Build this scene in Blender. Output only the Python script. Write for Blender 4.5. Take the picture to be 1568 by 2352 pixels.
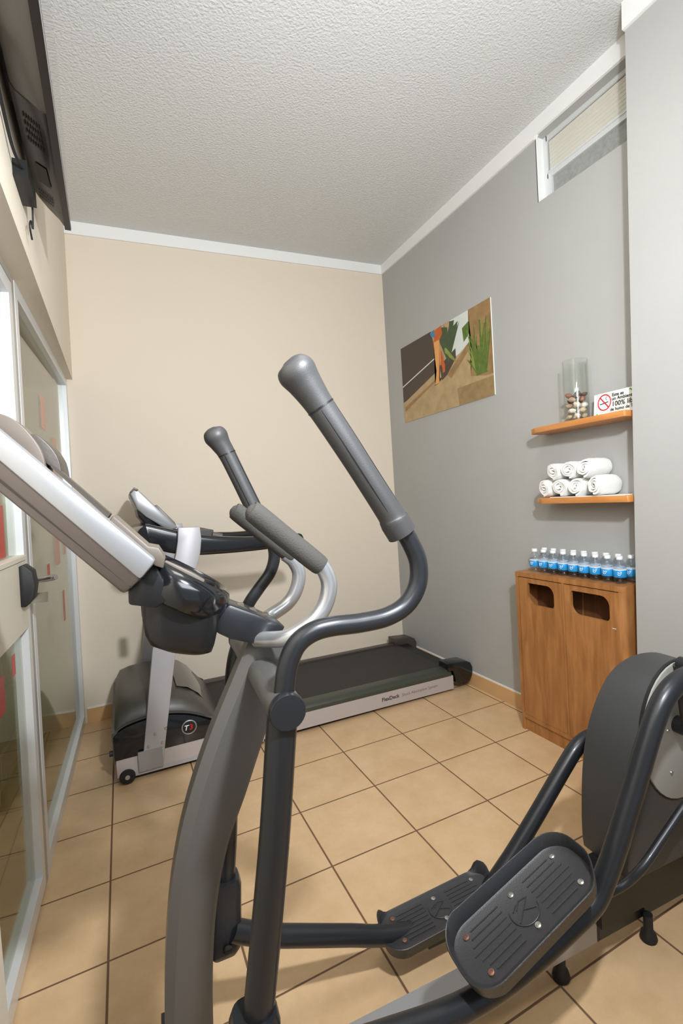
import bpy, bmesh, math, random
from mathutils import Vector, Matrix
from mathutils.geometry import tessellate_polygon

random.seed(7)
for o in list(bpy.data.objects):
    bpy.data.objects.remove(o, do_unlink=True)
S = bpy.context.scene
COL = S.collection

# ------------------------------------------------------------------ camera
YAW, PIT, ROL = 0.4715, -0.0372, -0.0599
CAM = Vector((-0.5432, -1.8481, 1.2203))
fwd = Vector((math.sin(YAW)*math.cos(PIT), math.cos(YAW)*math.cos(PIT), math.sin(PIT)))
rt = Vector((math.cos(YAW), -math.sin(YAW), 0))
up = rt.cross(fwd)
r2 = rt*math.cos(ROL) + up*math.sin(ROL)
u2 = -rt*math.sin(ROL) + up*math.cos(ROL)
cd = bpy.data.cameras.new('camera')
cam = bpy.data.objects.new('camera', cd)
COL.objects.link(cam)
M = Matrix((( r2.x, u2.x, -fwd.x, CAM.x), (r2.y, u2.y, -fwd.y, CAM.y), (r2.z, u2.z, -fwd.z, CAM.z), (0, 0, 0, 1)))
cam.matrix_world = M
cd.sensor_fit = 'VERTICAL'
cd.sensor_height = 36.0
cd.lens = 1131.8/2352*36.0
cd.shift_x = -72.53/2352
cd.shift_y = 7.87/2352
cd.clip_start = 0.02
S.camera = cam

# ------------------------------------------------------------------ world, lights, exposure
W = bpy.data.worlds.new('world'); S.world = W; W.use_nodes = True
W.node_tree.nodes['Background'].inputs[0].default_value = (0.80, 0.90, 1.0, 1)
W.node_tree.nodes['Background'].inputs[1].default_value = 0.5
S.view_settings.view_transform = 'Standard'
S.view_settings.look = 'None'
S.view_settings.gamma = 1
S.view_settings.use_curve_mapping = False
S.view_settings.exposure = 0.0

def area(name, loc, target, size, power, color=(1, 1, 1), size_y=None):
    l = bpy.data.lights.new(name, 'AREA'); l.energy = power; l.color = color
    l.size = size
    if size_y:
        l.shape = 'RECTANGLE'; l.size_y = size_y
    o = bpy.data.objects.new(name, l); COL.objects.link(o); o.location = loc
    o.rotation_euler = (Vector(target)-Vector(loc)).to_track_quat('-Z', 'Y').to_euler()
    return o
area('flash_light', (-0.08, -1.80, 1.97), (-0.25, 1.2, 1.3), 0.10, 46, (0.93, 0.965, 1.0))
area('ceiling_light', (0.15, -0.9, 2.9), (0.15, -0.7, 0), 0.6, 8, (1.0, 0.96, 0.9), 0.5)
area('bounce_light', (-0.1, -2.0, 1.7), (0.3, 0.0, 3.0), 0.8, 22, (0.90, 0.95, 1.0), 0.8)

# ------------------------------------------------------------------ materials
def lin(c):
    return tuple(((v/255)/12.92 if v/255 <= 0.04045 else ((v/255+0.055)/1.055)**2.4) for v in c) + (1,)
def mat(name, rgb, rough=0.5, metal=0.0, noise=0.0, scale=8, bump=0.0, bscale=200, coat=0.0, spec=0.5, stretch=None):
    m = bpy.data.materials.new(name); m.use_nodes = True
    nt = m.node_tree; N = nt.nodes; Lk = nt.links
    b = N['Principled BSDF']
    b.inputs['Base Color'].default_value = lin(rgb)
    b.inputs['Roughness'].default_value = rough
    b.inputs['Metallic'].default_value = metal
    b.inputs['Specular IOR Level'].default_value = spec
    b.inputs['Coat Weight'].default_value = coat
    tc = N.new('ShaderNodeTexCoord')
    mp = N.new('ShaderNodeMapping'); Lk.new(tc.outputs['Object'], mp.inputs[0])
    if stretch: mp.inputs['Scale'].default_value = stretch
    if noise > 0:
        n = N.new('ShaderNodeTexNoise'); n.inputs['Scale'].default_value = scale; n.inputs['Detail'].default_value = 5
        Lk.new(mp.outputs[0], n.inputs[0])
        mx = N.new('ShaderNodeMix'); mx.data_type = 'RGBA'
        c = lin(rgb)
        mx.inputs[6].default_value = tuple(max(0, v*(1-noise)) for v in c[:3]) + (1,)
        mx.inputs[7].default_value = tuple(min(1, v*(1+noise)) for v in c[:3]) + (1,)
        Lk.new(n.outputs[0], mx.inputs[0]); Lk.new(mx.outputs[2], b.inputs['Base Color'])
    if bump > 0:
        n2 = N.new('ShaderNodeTexNoise'); n2.inputs['Scale'].default_value = bscale; n2.inputs['Detail'].default_value = 3
        Lk.new(tc.outputs['Object'], n2.inputs[0])
        bp = N.new('ShaderNodeBump'); bp.inputs['Strength'].default_value = bump; bp.inputs['Distance'].default_value = 0.002
        Lk.new(n2.outputs[0], bp.inputs['Height']); Lk.new(bp.outputs[0], b.inputs['Normal'])
    return m

def tile_mat():
    m = mat('floor_tile', (205, 160, 104), 0.38)
    nt = m.node_tree; N = nt.nodes; Lk = nt.links; b = N['Principled BSDF']
    tc = N.new('ShaderNodeTexCoord'); sx = N.new('ShaderNodeSeparateXYZ'); Lk.new(tc.outputs['Object'], sx.inputs[0])
    def mth(op, a, bb=None, c=None):
        n = N.new('ShaderNodeMath'); n.operation = op
        for i, v in enumerate((a, bb, c)):
            if v is None: continue
            if isinstance(v, (int, float)): n.inputs[i].default_value = v
            else: Lk.new(v, n.inputs[i])
        return n.outputs[0]
    T = 0.33
    masks = []; ids = []
    for ax in (0, 1):
        q = mth('DIVIDE', sx.outputs[ax], T)
        fr = mth('FRACT', mth('ADD', q, 100.5))
        d = mth('ABSOLUTE', mth('SUBTRACT', fr, 0.5))
        masks.append(d); ids.append(mth('FLOOR', mth('ADD', q, 100.0)))
    d = mth('MINIMUM', masks[0], masks[1])
    mr = N.new('ShaderNodeMapRange'); mr.inputs[1].default_value = 0.0065; mr.inputs[2].default_value = 0.011
    Lk.new(d, mr.inputs[0])
    cid = N.new('ShaderNodeCombineXYZ'); Lk.new(ids[0], cid.inputs[0]); Lk.new(ids[1], cid.inputs[1])
    wn = N.new('ShaderNodeTexWhiteNoise'); Lk.new(cid.outputs[0], wn.inputs[0])
    vadd = N.new('ShaderNodeVectorMath'); vadd.operation = 'MULTIPLY_ADD'
    Lk.new(wn.outputs[1], vadd.inputs[0]); vadd.inputs[1].default_value = (9, 9, 9); Lk.new(tc.outputs['Object'], vadd.inputs[2])
    nz = N.new('ShaderNodeTexNoise'); nz.inputs['Scale'].default_value = 7; nz.inputs['Detail'].default_value = 8; nz.inputs['Roughness'].default_value = 0.7
    Lk.new(vadd.outputs[0], nz.inputs[0])
    cr = N.new('ShaderNodeValToRGB')
    cr.color_ramp.elements[0].position = 0.3; cr.color_ramp.elements[0].color = lin((200, 166, 124))
    cr.color_ramp.elements[1].position = 0.72; cr.color_ramp.elements[1].color = lin((220, 188, 148))
    Lk.new(nz.outputs[0], cr.inputs[0])
    mx = N.new('ShaderNodeMix'); mx.data_type = 'RGBA'; mx.inputs[6].default_value = lin((112, 82, 58))
    Lk.new(mr.outputs[0], mx.inputs[0]); Lk.new(cr.outputs[0], mx.inputs[7]); Lk.new(mx.outputs[2], b.inputs['Base Color'])
    bp = N.new('ShaderNodeBump'); bp.inputs['Strength'].default_value = 0.5; bp.inputs['Distance'].default_value = 0.003
    ad = mth('ADD', mr.outputs[0], mth('MULTIPLY', nz.outputs[0], 0.12))
    Lk.new(ad, bp.inputs['Height']); Lk.new(bp.outputs[0], b.inputs['Normal'])
    rr = N.new('ShaderNodeMapRange'); rr.inputs[3].default_value = 0.7; rr.inputs[4].default_value = 0.36
    Lk.new(mr.outputs[0], rr.inputs[0]); Lk.new(rr.outputs[0], b.inputs['Roughness'])
    return m

def wood_mat(name, a, bcol, rough=0.45, sc=(1, 1, 1)):
    m = mat(name, a, rough)
    nt = m.node_tree; N = nt.nodes; Lk = nt.links; b = N['Principled BSDF']
    tc = N.new('ShaderNodeTexCoord'); mp = N.new('ShaderNodeMapping'); mp.inputs['Scale'].default_value = sc
    Lk.new(tc.outputs['Object'], mp.inputs[0])
    n = N.new('ShaderNodeTexNoise'); n.inputs['Scale'].default_value = 6; n.inputs['Detail'].default_value = 8; n.inputs['Distortion'].default_value = 0.6
    Lk.new(mp.outputs[0], n.inputs[0])
    cr = N.new('ShaderNodeValToRGB')
    cr.color_ramp.elements[0].position = 0.3; cr.color_ramp.elements[0].color = lin(a)
    cr.color_ramp.elements[1].position = 0.7; cr.color_ramp.elements[1].color = lin(bcol)
    Lk.new(n.outputs[0], cr.inputs[0]); Lk.new(cr.outputs[0], b.inputs['Base Color'])
    return m

def glass_mat(name, tint=(240, 248, 244), rough=0.0, ior=1.5):
    m = bpy.data.materials.new(name); m.use_nodes = True
    nt = m.node_tree; N = nt.nodes; Lk = nt.links
    out = N['Material Output']; N.remove(N['Principled BSDF'])
    t = N.new('ShaderNodeBsdfTransparent'); t.inputs[0].default_value = lin(tint)
    g = N.new('ShaderNodeBsdfGlossy'); g.inputs['Roughness'].default_value = rough
    ge = N.new('ShaderNodeNewGeometry'); dt = N.new('ShaderNodeVectorMath'); dt.operation = 'DOT_PRODUCT'
    Lk.new(ge.outputs['Incoming'], dt.inputs[0]); Lk.new(ge.outputs['Normal'], dt.inputs[1])
    def mth(op, a, b_):
        n = N.new('ShaderNodeMath'); n.operation = op
        for i, v in enumerate((a, b_)):
            if v is None: continue
            if isinstance(v, (int, float)): n.inputs[i].default_value = v
            else: Lk.new(v, n.inputs[i])
        return n.outputs[0]
    r0 = ((ior-1)/(ior+1))**2
    sch = mth('ADD', mth('MULTIPLY', mth('POWER', mth('SUBTRACT', 1.0, mth('ABSOLUTE', dt.outputs['Value'], None)), 5.0), 1-r0), r0)
    x = N.new('ShaderNodeMixShader'); Lk.new(sch, x.inputs[0]); Lk.new(t.outputs[0], x.inputs[1]); Lk.new(g.outputs[0], x.inputs[2])
    Lk.new(x.outputs[0], out.inputs[0])
    return m

M_tile = tile_mat()
M_beige = mat('beige_paint', (226, 213, 194), 0.7, noise=0.03, scale=1.5, bump=0.15, bscale=90)
M_gray = mat('gray_paint', (174, 174, 171), 0.7, noise=0.05, scale=3, bump=0.25, bscale=60)
M_cream = mat('cream_paint', (228, 218, 200), 0.7, noise=0.03, bump=0.1)
M_ceil = mat('ceiling_paint', (214, 215, 213), 0.85, noise=0.03, scale=120, bump=0.8, bscale=105)
M_ceil.node_tree.nodes['Bump'].inputs['Distance'].default_value = 0.006
M_white = mat('white_trim', (238, 238, 236), 0.6, noise=0.02)
M_skirt = mat('skirting_tile', (214, 172, 122), 0.45, noise=0.08, scale=12)
M_alu = mat('white_aluminium', (222, 224, 224), 0.35, metal=0.25)
M_aluD = mat('gray_aluminium', (176, 174, 168), 0.35, metal=0.4)
M_doorpanel = mat('door_panel_white', (206, 200, 184), 0.45)
M_glass = glass_mat('window_glass', (240, 242, 232))
M_clear = glass_mat('clear_glass', (251, 252, 251), 0.02, 1.45)
M_pet = glass_mat('clear_plastic', (247, 250, 253), 0.08, 1.5)
M_frost = mat('frosted_glass', (150, 152, 148), 0.4, noise=0.3, scale=60, bump=0.3)
M_red = mat('red_film', (178, 62, 48), 0.35)
M_redP = mat('salmon_film', (212, 160, 142), 0.4)
M_black = mat('black_plastic', (23, 23, 25), 0.35, bump=0.05)
M_blackG = mat('glossy_black_plastic', (20, 21, 24), 0.16, coat=0.3)
M_rubber = mat('black_rubber', (24, 24, 25), 0.6)
M_belt = mat('treadmill_belt', (50, 46, 42), 0.75, noise=0.15, scale=30, bump=0.3, bscale=300, stretch=(0.2, 1, 1))
M_dkgreen = mat('dark_side_rail', (62, 66, 58), 0.4)
M_brownblk = mat('dark_brown_plastic', (66, 60, 54), 0.4, bump=0.1)
M_hood = mat('charcoal_hood', (74, 71, 66), 0.38, bump=0.15, bscale=400)
M_silver = mat('silver_paint', (160, 161, 164), 0.35, metal=0.55)
M_silverL = mat('light_silver_plate', (174, 173, 177), 0.45, metal=0.25)
M_railtm = mat('treadmill_side_silver', (186, 178, 176), 0.45, metal=0.2)
M_post = mat('gray_metallic_paint', (104, 103, 102), 0.34, metal=0.4)
M_arm = mat('charcoal_metallic_paint', (37, 39, 43), 0.33, metal=0.2, coat=0.12)
M_grip = mat('gray_rubber_grip', (56, 56, 57), 0.48, bump=0.12, bscale=500)
M_foam = mat('gray_foam', (66, 64, 61), 0.8, bump=0.5, bscale=420)
M_tube = mat('satin_silver_tube', (188, 190, 194), 0.28, metal=0.75)
M_house = mat('charcoal_housing', (58, 59, 60), 0.42, bump=0.3, bscale=500)
M_disc = mat('gray_cover_plastic', (150, 150, 145), 0.5, bump=0.1)
M_pedal = mat('pedal_plastic', (48, 48, 51), 0.42, bump=0.25, bscale=450)
M_screw = mat('screw_steel', (190, 188, 184), 0.25, metal=0.9)
M_rust = mat('rusty_screw', (140, 104, 90), 0.4, metal=0.7)
M_tan = mat('taupe_plastic', (96, 87, 79), 0.4)
M_chrome = mat('chrome', (200, 196, 190), 0.18, metal=0.95)
M_wood = wood_mat('cabinet_veneer', (150, 98, 52), (184, 128, 76), 0.42, (3, 6, 0.9))
M_woodD = wood_mat('cabinet_interior', (104, 64, 36), (122, 78, 46), 0.6, (3, 6, 0.9))
M_shelf = wood_mat('shelf_veneer', (196, 128, 66), (214, 148, 84), 0.4, (3, 1, 6))
M_towel = mat('white_terry', (242, 241, 238), 0.95, bump=0.8, bscale=260)
M_cap = mat('white_cap', (236, 238, 240), 0.4)
M_label = mat('blue_label', (38, 150, 216), 0.4)
M_labelW = mat('label_white', (236, 244, 250), 0.4)
M_sign = mat('sign_white', (240, 242, 236), 0.4)
M_signR = mat('sign_red', (205, 30, 50), 0.4)
M_ink = mat('sign_ink', (44, 40, 40), 0.5)
M_leaf = mat('leaf_green', (90, 170, 60), 0.5)
M_ledred = mat('red_key', (220, 20, 40), 0.4)
M_tv = mat('tv_gray_plastic', (72, 68, 63), 0.35, bump=0.05)
M_tvD = mat('tv_dark_plastic', (34, 30, 28), 0.3)
M_screen = mat('tv_screen', (10, 12, 20), 0.06, coat=0.5)

# ------------------------------------------------------------------ mesh helpers
def link(name, me, m, parent=None, smooth=35):
    if m: 
        for k in (m if isinstance(m, (list, tuple)) else [m]): me.materials.append(k)
    if smooth:
        for p in me.polygons: p.use_smooth = True
        me.set_sharp_from_angle(angle=math.radians(smooth))
    o = bpy.data.objects.new(name, me); COL.objects.link(o)
    if parent: o.parent = parent
    return o
def fin(bm, name, m, parent=None, smooth=35, xf=None):
    if xf:
        for v in bm.verts: v.co = Vector(xf(v.co))
    bmesh.ops.recalc_face_normals(bm, faces=bm.faces)
    me = bpy.data.meshes.new(name); bm.to_mesh(me); bm.free()
    return link(name, me, m, parent, smooth)
def bevel(bm, w, ang=30, seg=2, edges=None):
    es = edges if edges is not None else [e for e in bm.edges if len(e.link_faces) == 2 and e.calc_face_angle(0) > math.radians(ang)]
    if w > 0 and es:
        bmesh.ops.bevel(bm, geom=es, offset=w, segments=seg, profile=0.5, affect='EDGES', clamp_overlap=True)
def addbox(bm, x0, x1, y0, y1, z0, z1):
    v = [bm.verts.new(p) for p in ((x0, y0, z0), (x1, y0, z0), (x1, y1, z0), (x0, y1, z0), (x0, y0, z1), (x1, y0, z1), (x1, y1, z1), (x0, y1, z1))]
    for f in ((0, 3, 2, 1), (4, 5, 6, 7), (0, 1, 5, 4), (1, 2, 6, 5), (2, 3, 7, 6), (3, 0, 4, 7)):
        bm.faces.new([v[i] for i in f])
    return v
def box(name, x0, x1, y0, y1, z0, z1, m, parent=None, bev=0.0, xf=None, seg=2):
    bm = bmesh.new(); addbox(bm, x0, x1, y0, y1, z0, z1); bevel(bm, bev, seg=seg)
    return fin(bm, name, m, parent, xf=xf)
def boxes(name, lst, m, parent=None, bev=0.0, xf=None):
    bm = bmesh.new()
    for b in lst: addbox(bm, *b)
    bevel(bm, bev)
    return fin(bm, name, m, parent, xf=xf)
def prism(name, pts, a, b, axis, m, parent=None, bev=0.0, holes=(), xf=None, seg=2, bm=None):
    """polygon pts (2-D) extruded from a to b along axis ('x','y','z')"""
    def P(p, t):
        return {'x': (t, p[0], p[1]), 'y': (p[0], t, p[1]), 'z': (p[0], p[1], t)}[axis]
    own = bm is None
    if own: bm = bmesh.new()
    loops = [list(pts)]+[list(h) for h in holes]
    if holes:
        flat = [p for l in loops for p in l]
        tris = tessellate_polygon([[Vector((p[0], p[1], 0)) for p in l] for l in loops])
        va = [bm.verts.new(P(p, a)) for p in flat]; vb = [bm.verts.new(P(p, b)) for p in flat]
        for t in tris:
            bm.faces.new([va[i] for i in t]); bm.faces.new([vb[i] for i in reversed(t)])
        k = 0
        for l in loops:
            n = len(l)
            for i in range(n):
                j = (i+1) % n; bm.faces.new([va[k+i], va[k+j], vb[k+j], vb[k+i]])
            k += n
    else:
        va = [bm.verts.new(P(p, a)) for p in pts]; vb = [bm.verts.new(P(p, b)) for p in pts]; n = len(pts)
        bm.faces.new(va); bm.faces.new(list(reversed(vb)))
        for i in range(n):
            j = (i+1) % n; bm.faces.new([va[i], vb[i], vb[j], va[j]])
    if own:
        bmesh.ops.recalc_face_normals(bm, faces=bm.faces)
        if bev > 0:
            es = [e for e in bm.edges if len(e.link_faces) == 2 and e.calc_face_angle(0) > math.radians(50)]
            bevel(bm, bev, edges=es, seg=seg)
        return fin(bm, name, m, parent, xf=xf)
def spline(pts, n=8):
    """Catmull-Rom through points (tuples of any length)"""
    P = [tuple(p) for p in pts]; out = []
    for i in range(len(P)-1):
        p0 = P[max(i-1, 0)]; p1 = P[i]; p2 = P[i+1]; p3 = P[min(i+2, len(P)-1)]
        for k in range(n):
            t = k/n
            out.append(tuple(0.5*((2*b)+(-a+c)*t+(2*a-5*b+4*c-d)*t*t+(-a+3*b-3*c+d)*t**3) for a, b, c, d in zip(p0, p1, p2, p3)))
    out.append(P[-1]); return out
def addtube(bm, pts, rad, seg=20, caps=True, squash=None):
    """pts list of 3-D points, rad number or list; squash=(axis vector, factor)"""
    pts = [Vector(p) for p in pts]; n = len(pts)
    if not hasattr(rad, '__len__'): rad = [rad]*n
    t0 = (pts[1]-pts[0]).normalized()
    ref = Vector((0, 1, 0)) if abs(t0.y) < 0.9 else Vector((0, 0, 1))
    nrm = (ref-t0*ref.dot(t0)).normalized(); rings = []
    for i in range(n):
        t = (pts[min(i+1, n-1)]-pts[max(i-1, 0)])
        if t.length < 1e-9: t = t0.copy()
        t.normalize(); nrm = (nrm-t*nrm.dot(t)).normalized(); bi = t.cross(nrm)
        sq = squash or 1.0
        rings.append([bm.verts.new(pts[i]+(nrm*math.cos(a)*sq+bi*math.sin(a))*rad[i]) for a in [2*math.pi*k/seg for k in range(seg)]])
    for i in range(n-1):
        for k in range(seg):
            bm.faces.new([rings[i][k], rings[i][(k+1) % seg], rings[i+1][(k+1) % seg], rings[i+1][k]])
    if caps:
        bm.faces.new(list(reversed(rings[0]))); bm.faces.new(rings[-1])
def tube(name, pts, rad, m, parent=None, seg=20, n=0, squash=None, xf=None):
    if n:
        if hasattr(rad, '__len__'):
            q = spline([tuple(p)+(r,) for p, r in zip(pts, rad)], n); pts = [p[:3] for p in q]; rad = [p[3] for p in q]
        else: pts = spline(pts, n)
    bm = bmesh.new(); addtube(bm, pts, rad, seg, squash=squash)
    return fin(bm, name, m, parent, smooth=45, xf=xf)
def lathe(name, prof, m, parent=None, seg=24, loc=(0, 0, 0), axis='z', close=False):
    """prof: list of (r, h)"""
    bm = bmesh.new(); rings = []
    for r, h in prof:
        ring = []
        for k in range(seg):
            a = 2*math.pi*k/seg; c, s = math.cos(a)*max(r, 1e-5), math.sin(a)*max(r, 1e-5)
            p = {'z': (c, s, h), 'x': (h, c, s), 'y': (c, h, s)}[axis]
            ring.append(bm.verts.new(Vector(p)+Vector(loc)))
        rings.append(ring)
    for i in range(len(rings)-1):
        for k in range(seg):
            bm.faces.new([rings[i][k], rings[i][(k+1) % seg], rings[i+1][(k+1) % seg], rings[i+1][k]])
    if close:
        for k in range(seg):
            bm.faces.new([rings[-1][k], rings[-1][(k+1) % seg], rings[0][(k+1) % seg], rings[0][k]])
    else:
        bm.faces.new(list(reversed(rings[0]))); bm.faces.new(rings[-1])
    bmesh.ops.remove_doubles(bm, verts=bm.verts, dist=1e-5)
    return fin(bm, name, m, parent, smooth=40)
def rrect(x0, x1, y0, y1, r, n=6):
    rs = r if hasattr(r, '__len__') else [r]*4      # order: (x1,y1),(x0,y1),(x0,y0),(x1,y0)
    out = []
    for (cx, cy, a0, rr) in ((x1-rs[0], y1-rs[0], 0, rs[0]), (x0+rs[1], y1-rs[1], 90, rs[1]), (x0+rs[2], y0+rs[2], 180, rs[2]), (x1-rs[3], y0+rs[3], 270, rs[3])):
        for k in range(n+1):
            a = math.radians(a0+90*k/n); out.append((cx+rr*math.cos(a), cy+rr*math.sin(a)))
    return out
def grid_loft(name, rows, m, parent=None, smooth=50, closed=False, caps=False, xf=None):
    bm = bmesh.new(); R = [[bm.verts.new(p) for p in r] for r in rows]
    for i in range(len(R)-1):
        n = len(R[i]); rng = range(n) if closed else range(n-1)
        for k in rng: bm.faces.new([R[i][k], R[i][(k+1) % n], R[i+1][(k+1) % n], R[i+1][k]])
    if caps: bm.faces.new(list(reversed(R[0]))); bm.faces.new(R[-1])
    return fin(bm, name, m, parent, smooth, xf=xf)
def text(name, s, size, m, parent, mat4, extrude=0.0004, align='LEFT', shear=0.0, offset=0.0):
    c = bpy.data.curves.new(name, 'FONT'); c.body = s; c.size = size; c.extrude = extrude; c.align_x = align; c.shear = shear; c.offset = offset
    c.resolution_u = 3
    o = bpy.data.objects.new(name+'_tmp', c); COL.objects.link(o)
    bpy.context.view_layer.update()
    me = bpy.data.meshes.new_from_object(o.evaluated_get(bpy.context.evaluated_depsgraph_get()))
    bpy.data.objects.remove(o, do_unlink=True)
    me.transform(mat4); me.name = name
    me.materials.clear()
    return link(name, me, m, parent, smooth=0)
def frame4(o, ex, ey):
    ex = Vector(ex).normalized(); ey = Vector(ey).normalized(); ez = ex.cross(ey)
    return Matrix(((ex.x, ey.x, ez.x, o[0]), (ex.y, ey.y, ez.y, o[1]), (ex.z, ey.z, ez.z, o[2]), (0, 0, 0, 1)))
def thing(name, label, cat, loc=(0, 0, 0), rotz=0, group=None):
    o = bpy.data.objects.new(name, None); COL.objects.link(o); o.empty_display_size = 0.1
    o.location = loc; o.rotation_euler = (0, 0, rotz); o['label'] = label; o['category'] = cat
    if group: o['group'] = group
    bpy.context.view_layer.update()
    return o
def tag(o, label, cat, group=None):
    o['label'] = label; o['category'] = cat
    if group: o['group'] = group
    return o
def struct(o, label=None, cat=None):
    o['kind'] = 'structure'
    if label: o['label'] = label
    if cat: o['category'] = cat
    return o
def emptyS(name):
    o = bpy.data.objects.new(name, None); COL.objects.link(o); o['kind'] = 'structure'; return o

# ------------------------------------------------------------------ room shell
WX, D = 1.352, 1.479
ceilz = lambda x: 2.927+0.034*x
struct(box('floor', -3.2, 2.2, -3.4, D+0.1, -0.05, 0, M_tile))
o = prism('ceiling', [(-3.2, ceilz(-3.2)), (2.2, ceilz(2.2)), (2.2, 3.2), (-3.2, 3.2)], -3.4, D+0.1, 'y', M_ceil); struct(o)
struct(box('wall_back', -3.2, 2.2, D, D+0.1, 0, 3.1, M_beige))
# gray wall with the high window recess
YW = -0.085
struct(prism('wall_right', [(D, 0), (D, 3.05), (-1.0, 3.05), (-1.0, 2.885), (YW, 2.90), (YW, 2.592), (-1.0, 2.565), (-1.0, 0)], WX, WX+0.12, 'x', M_gray))
struct(box('wall_right_outer', WX+0.12, WX+0.14, -1.0, YW+0.2, 2.4, 3.05, M_gray))
def colx(p):   # partition wall edge leans very slightly
    x, y, z = p
    return (x, y-0.022*(z-0.55) if y > -0.9 else y, z)
bmc = bmesh.new(); addbox(bmc, 1.222, 1.30, -3.4, -0.598, 0, 3.05)
struct(fin(bmc, 'wall_front', M_gray, xf=colx))
# crown trims
T1 = [(-0.75, 2.829), (WX, 2.906), (WX, ceilz(WX)+.004), (-0.75, ceilz(-.75)+.004)]
struct(prism('trim_1', T1, D-0.012, D+0.005, 'y', M_white))
bm = bmesh.new()
def crownrow(y, zb): return [(WX-0.012, y, zb), (WX+0.005, y, zb), (WX+0.005, y, ceilz(WX)+0.004), (WX-0.012, y, ceilz(WX)+0.004)]
rows = [crownrow(D, 2.906), crownrow(0.5, 2.893), crownrow(-0.08, 2.887), crownrow(-0.1, 2.900), crownrow(-1.0, 2.885)]
struct(grid_loft('trim_2', rows, M_white, closed=True, caps=True, smooth=20)); bm.free()
bmc = bmesh.new(); addbox(bmc, 1.210, 1.24, -3.4, -0.594, 2.872, 2.98)
struct(fin(bmc, 'trim_3', M_white, xf=colx))
# skirting
struct(box('baseboard_back', -0.80, WX, D-0.009, D+0.01, 0, 0.082, M_skirt, bev=0.002))
struct(box('baseboard_right', WX-0.009, WX+0.01, -0.6, D, 0, 0.082, M_skirt, bev=0.002))
bm = bmesh.new()
addbox(bm, -0.80, WX, D-0.005, D+0.002, 0.082, 0.090); addbox(bm, WX-0.005, WX+0.002, -0.6, D, 0.082, 0.090)
struct(fin(bm, 'trim_4', M_white))
struct(box('baseboard_front', 1.213, 1.23, -3.4, -0.59, 0, 0.082, M_skirt, bev=0.002))

# left wall above the glazed partition
def lw(p):
    x, y, z = p
    return (x+0.023*(z-2.0), y, z)
struct(box('wall_left', -0.86, -0.738, -3.4, D+0.01, 2.0, 3.0, M_cream, xf=lw))
struct(box('wall_left_lower', -0.90, -0.77, -3.4, -0.84, 0, 2.0, M_cream))
# corridor beyond the glass
struct(box('wall_corridor', -2.6, -2.5, -3.4, D, 0, 3.1, mat('corridor_paint', (196, 184, 150), 0.7)))

def gp(p):     # local frame: x=0 is the room-side face of the framing
    x, y, z = p
    return (-0.800+0.026*(y-0.2)+0.023*(z-1.985)+x, y, z)
# fixed window between jamb and back wall
w1 = emptyS('window_1')
boxes('window_frame', [(-0.044, 0, D-0.05, D, 0, 2.0), (-0.044, 0, 0.13, 0.175, 0, 2.0), (-0.044, 0, 0.175, D-0.05, 1.955, 2.0), (-0.044, 0, 0.175, D-0.05, 0, 0.06)], M_alu, w1, bev=0.002, xf=gp)
box('window_pane', -0.024, -0.020, 0.17, D-0.045, 0.055, 1.96, M_glass, w1, xf=gp)
def decal(parent, y0, y1, z0, z1, m, nm='film_patch'):
    return box(nm, -0.0198, -0.0194, y0, y1, z0, z1, m, parent, xf=gp)
for (y0, y1, z0, z1, m) in ((0.66, 0.78, 1.60, 1.74, M_redP), (0.93, 1.06, 1.42, 1.60, M_redP), (0.80, 0.92, 1.20, 1.40, M_redP), (0.84, 0.98, 0.99, 1.15, M_redP),
                            (1.0, 1.06, 0.70, 0.85, M_red), (0.72, 0.78, 1.2, 1.27, M_red), (0.60, 0.66, 0.95, 1.02, M_red), (1.12, 1.2, 1.02, 1.16, M_redP)):
    decal(w1, y0, y1, z0, z1, m)
# door nearer the camera
d1 = emptyS('door_1')
boxes('door_frame', [(-0.044, -0.001, 0.088, 0.127, 0, 2.0), (-0.044, -0.001, -0.84, -0.80, 0, 2.0), (-0.044, -0.001, -0.80, 0.088, 1.975, 2.0)], M_aluD, d1, bev=0.002, xf=gp)
boxes('door_stile', [(-0.044, 0.0, 0.04, 0.085, 0.01, 1.97), (-0.044, 0.0, -0.795, -0.75, 0.01, 1.97), (-0.044, 0.0, -0.75, 0.04, 1.925, 1.97), (-0.044, 0.0, -0.75, 0.04, 0.01, 0.065)], M_alu, d1, bev=0.002, xf=gp)
boxes('mid_rail', [(-0.042, 0.002, -0.75, 0.04, 0.875, 1.105), (-0.042, 0.005, -0.75, 0.04, 1.090, 1.102)], M_doorpanel, d1, bev=0.003, xf=gp)
box('upper_pane', -0.024, -0.020, -0.755, 0.045, 1.10, 1.93, M_glass, d1, xf=gp)
box('lower_pane', -0.024, -0.020, -0.755, 0.045, 0.06, 0.88, M_glass, d1, xf=gp)
for (y0, y1, z0, z1, m) in ((-0.42, -0.10, 1.11, 1.26, M_red), (-0.42, -0.14, 1.26, 1.36, M_redP), (-0.28, -0.2, 0.70, 0.80, M_red), (-0.10, -0.06, 0.76, 0.82, M_red)):
    decal(d1, y0, y1, z0, z1, m)
prism('pull_plate', [(0.0, 0.955), (0.0, 1.075), (0.012, 1.08), (0.034, 1.058), (0.04, 1.015), (0.034, 0.975), (0.014, 0.952)], -0.06, 0.005, 'y', M_rubber, d1, bev=0.003, xf=gp)
h = lathe('lever_handle', [(0.016, 0), (0.016, 0.006), (0.009, 0.010), (0.009, 0.03)], M_chrome, d1, axis='x')
h.data.transform(Matrix.Translation(Vector(gp((0.0, 0.06, 1.02))))) 
tube('lever_bar', [gp((0.02, 0.058, 1.018)), gp((0.05, 0.058, 1.019)), gp((0.072, 0.052, 1.022)), gp((0.082, 0.035, 1.024))], [0.009, 0.0095, 0.010, 0.008], M_chrome, h, n=4, squash=0.8)
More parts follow.
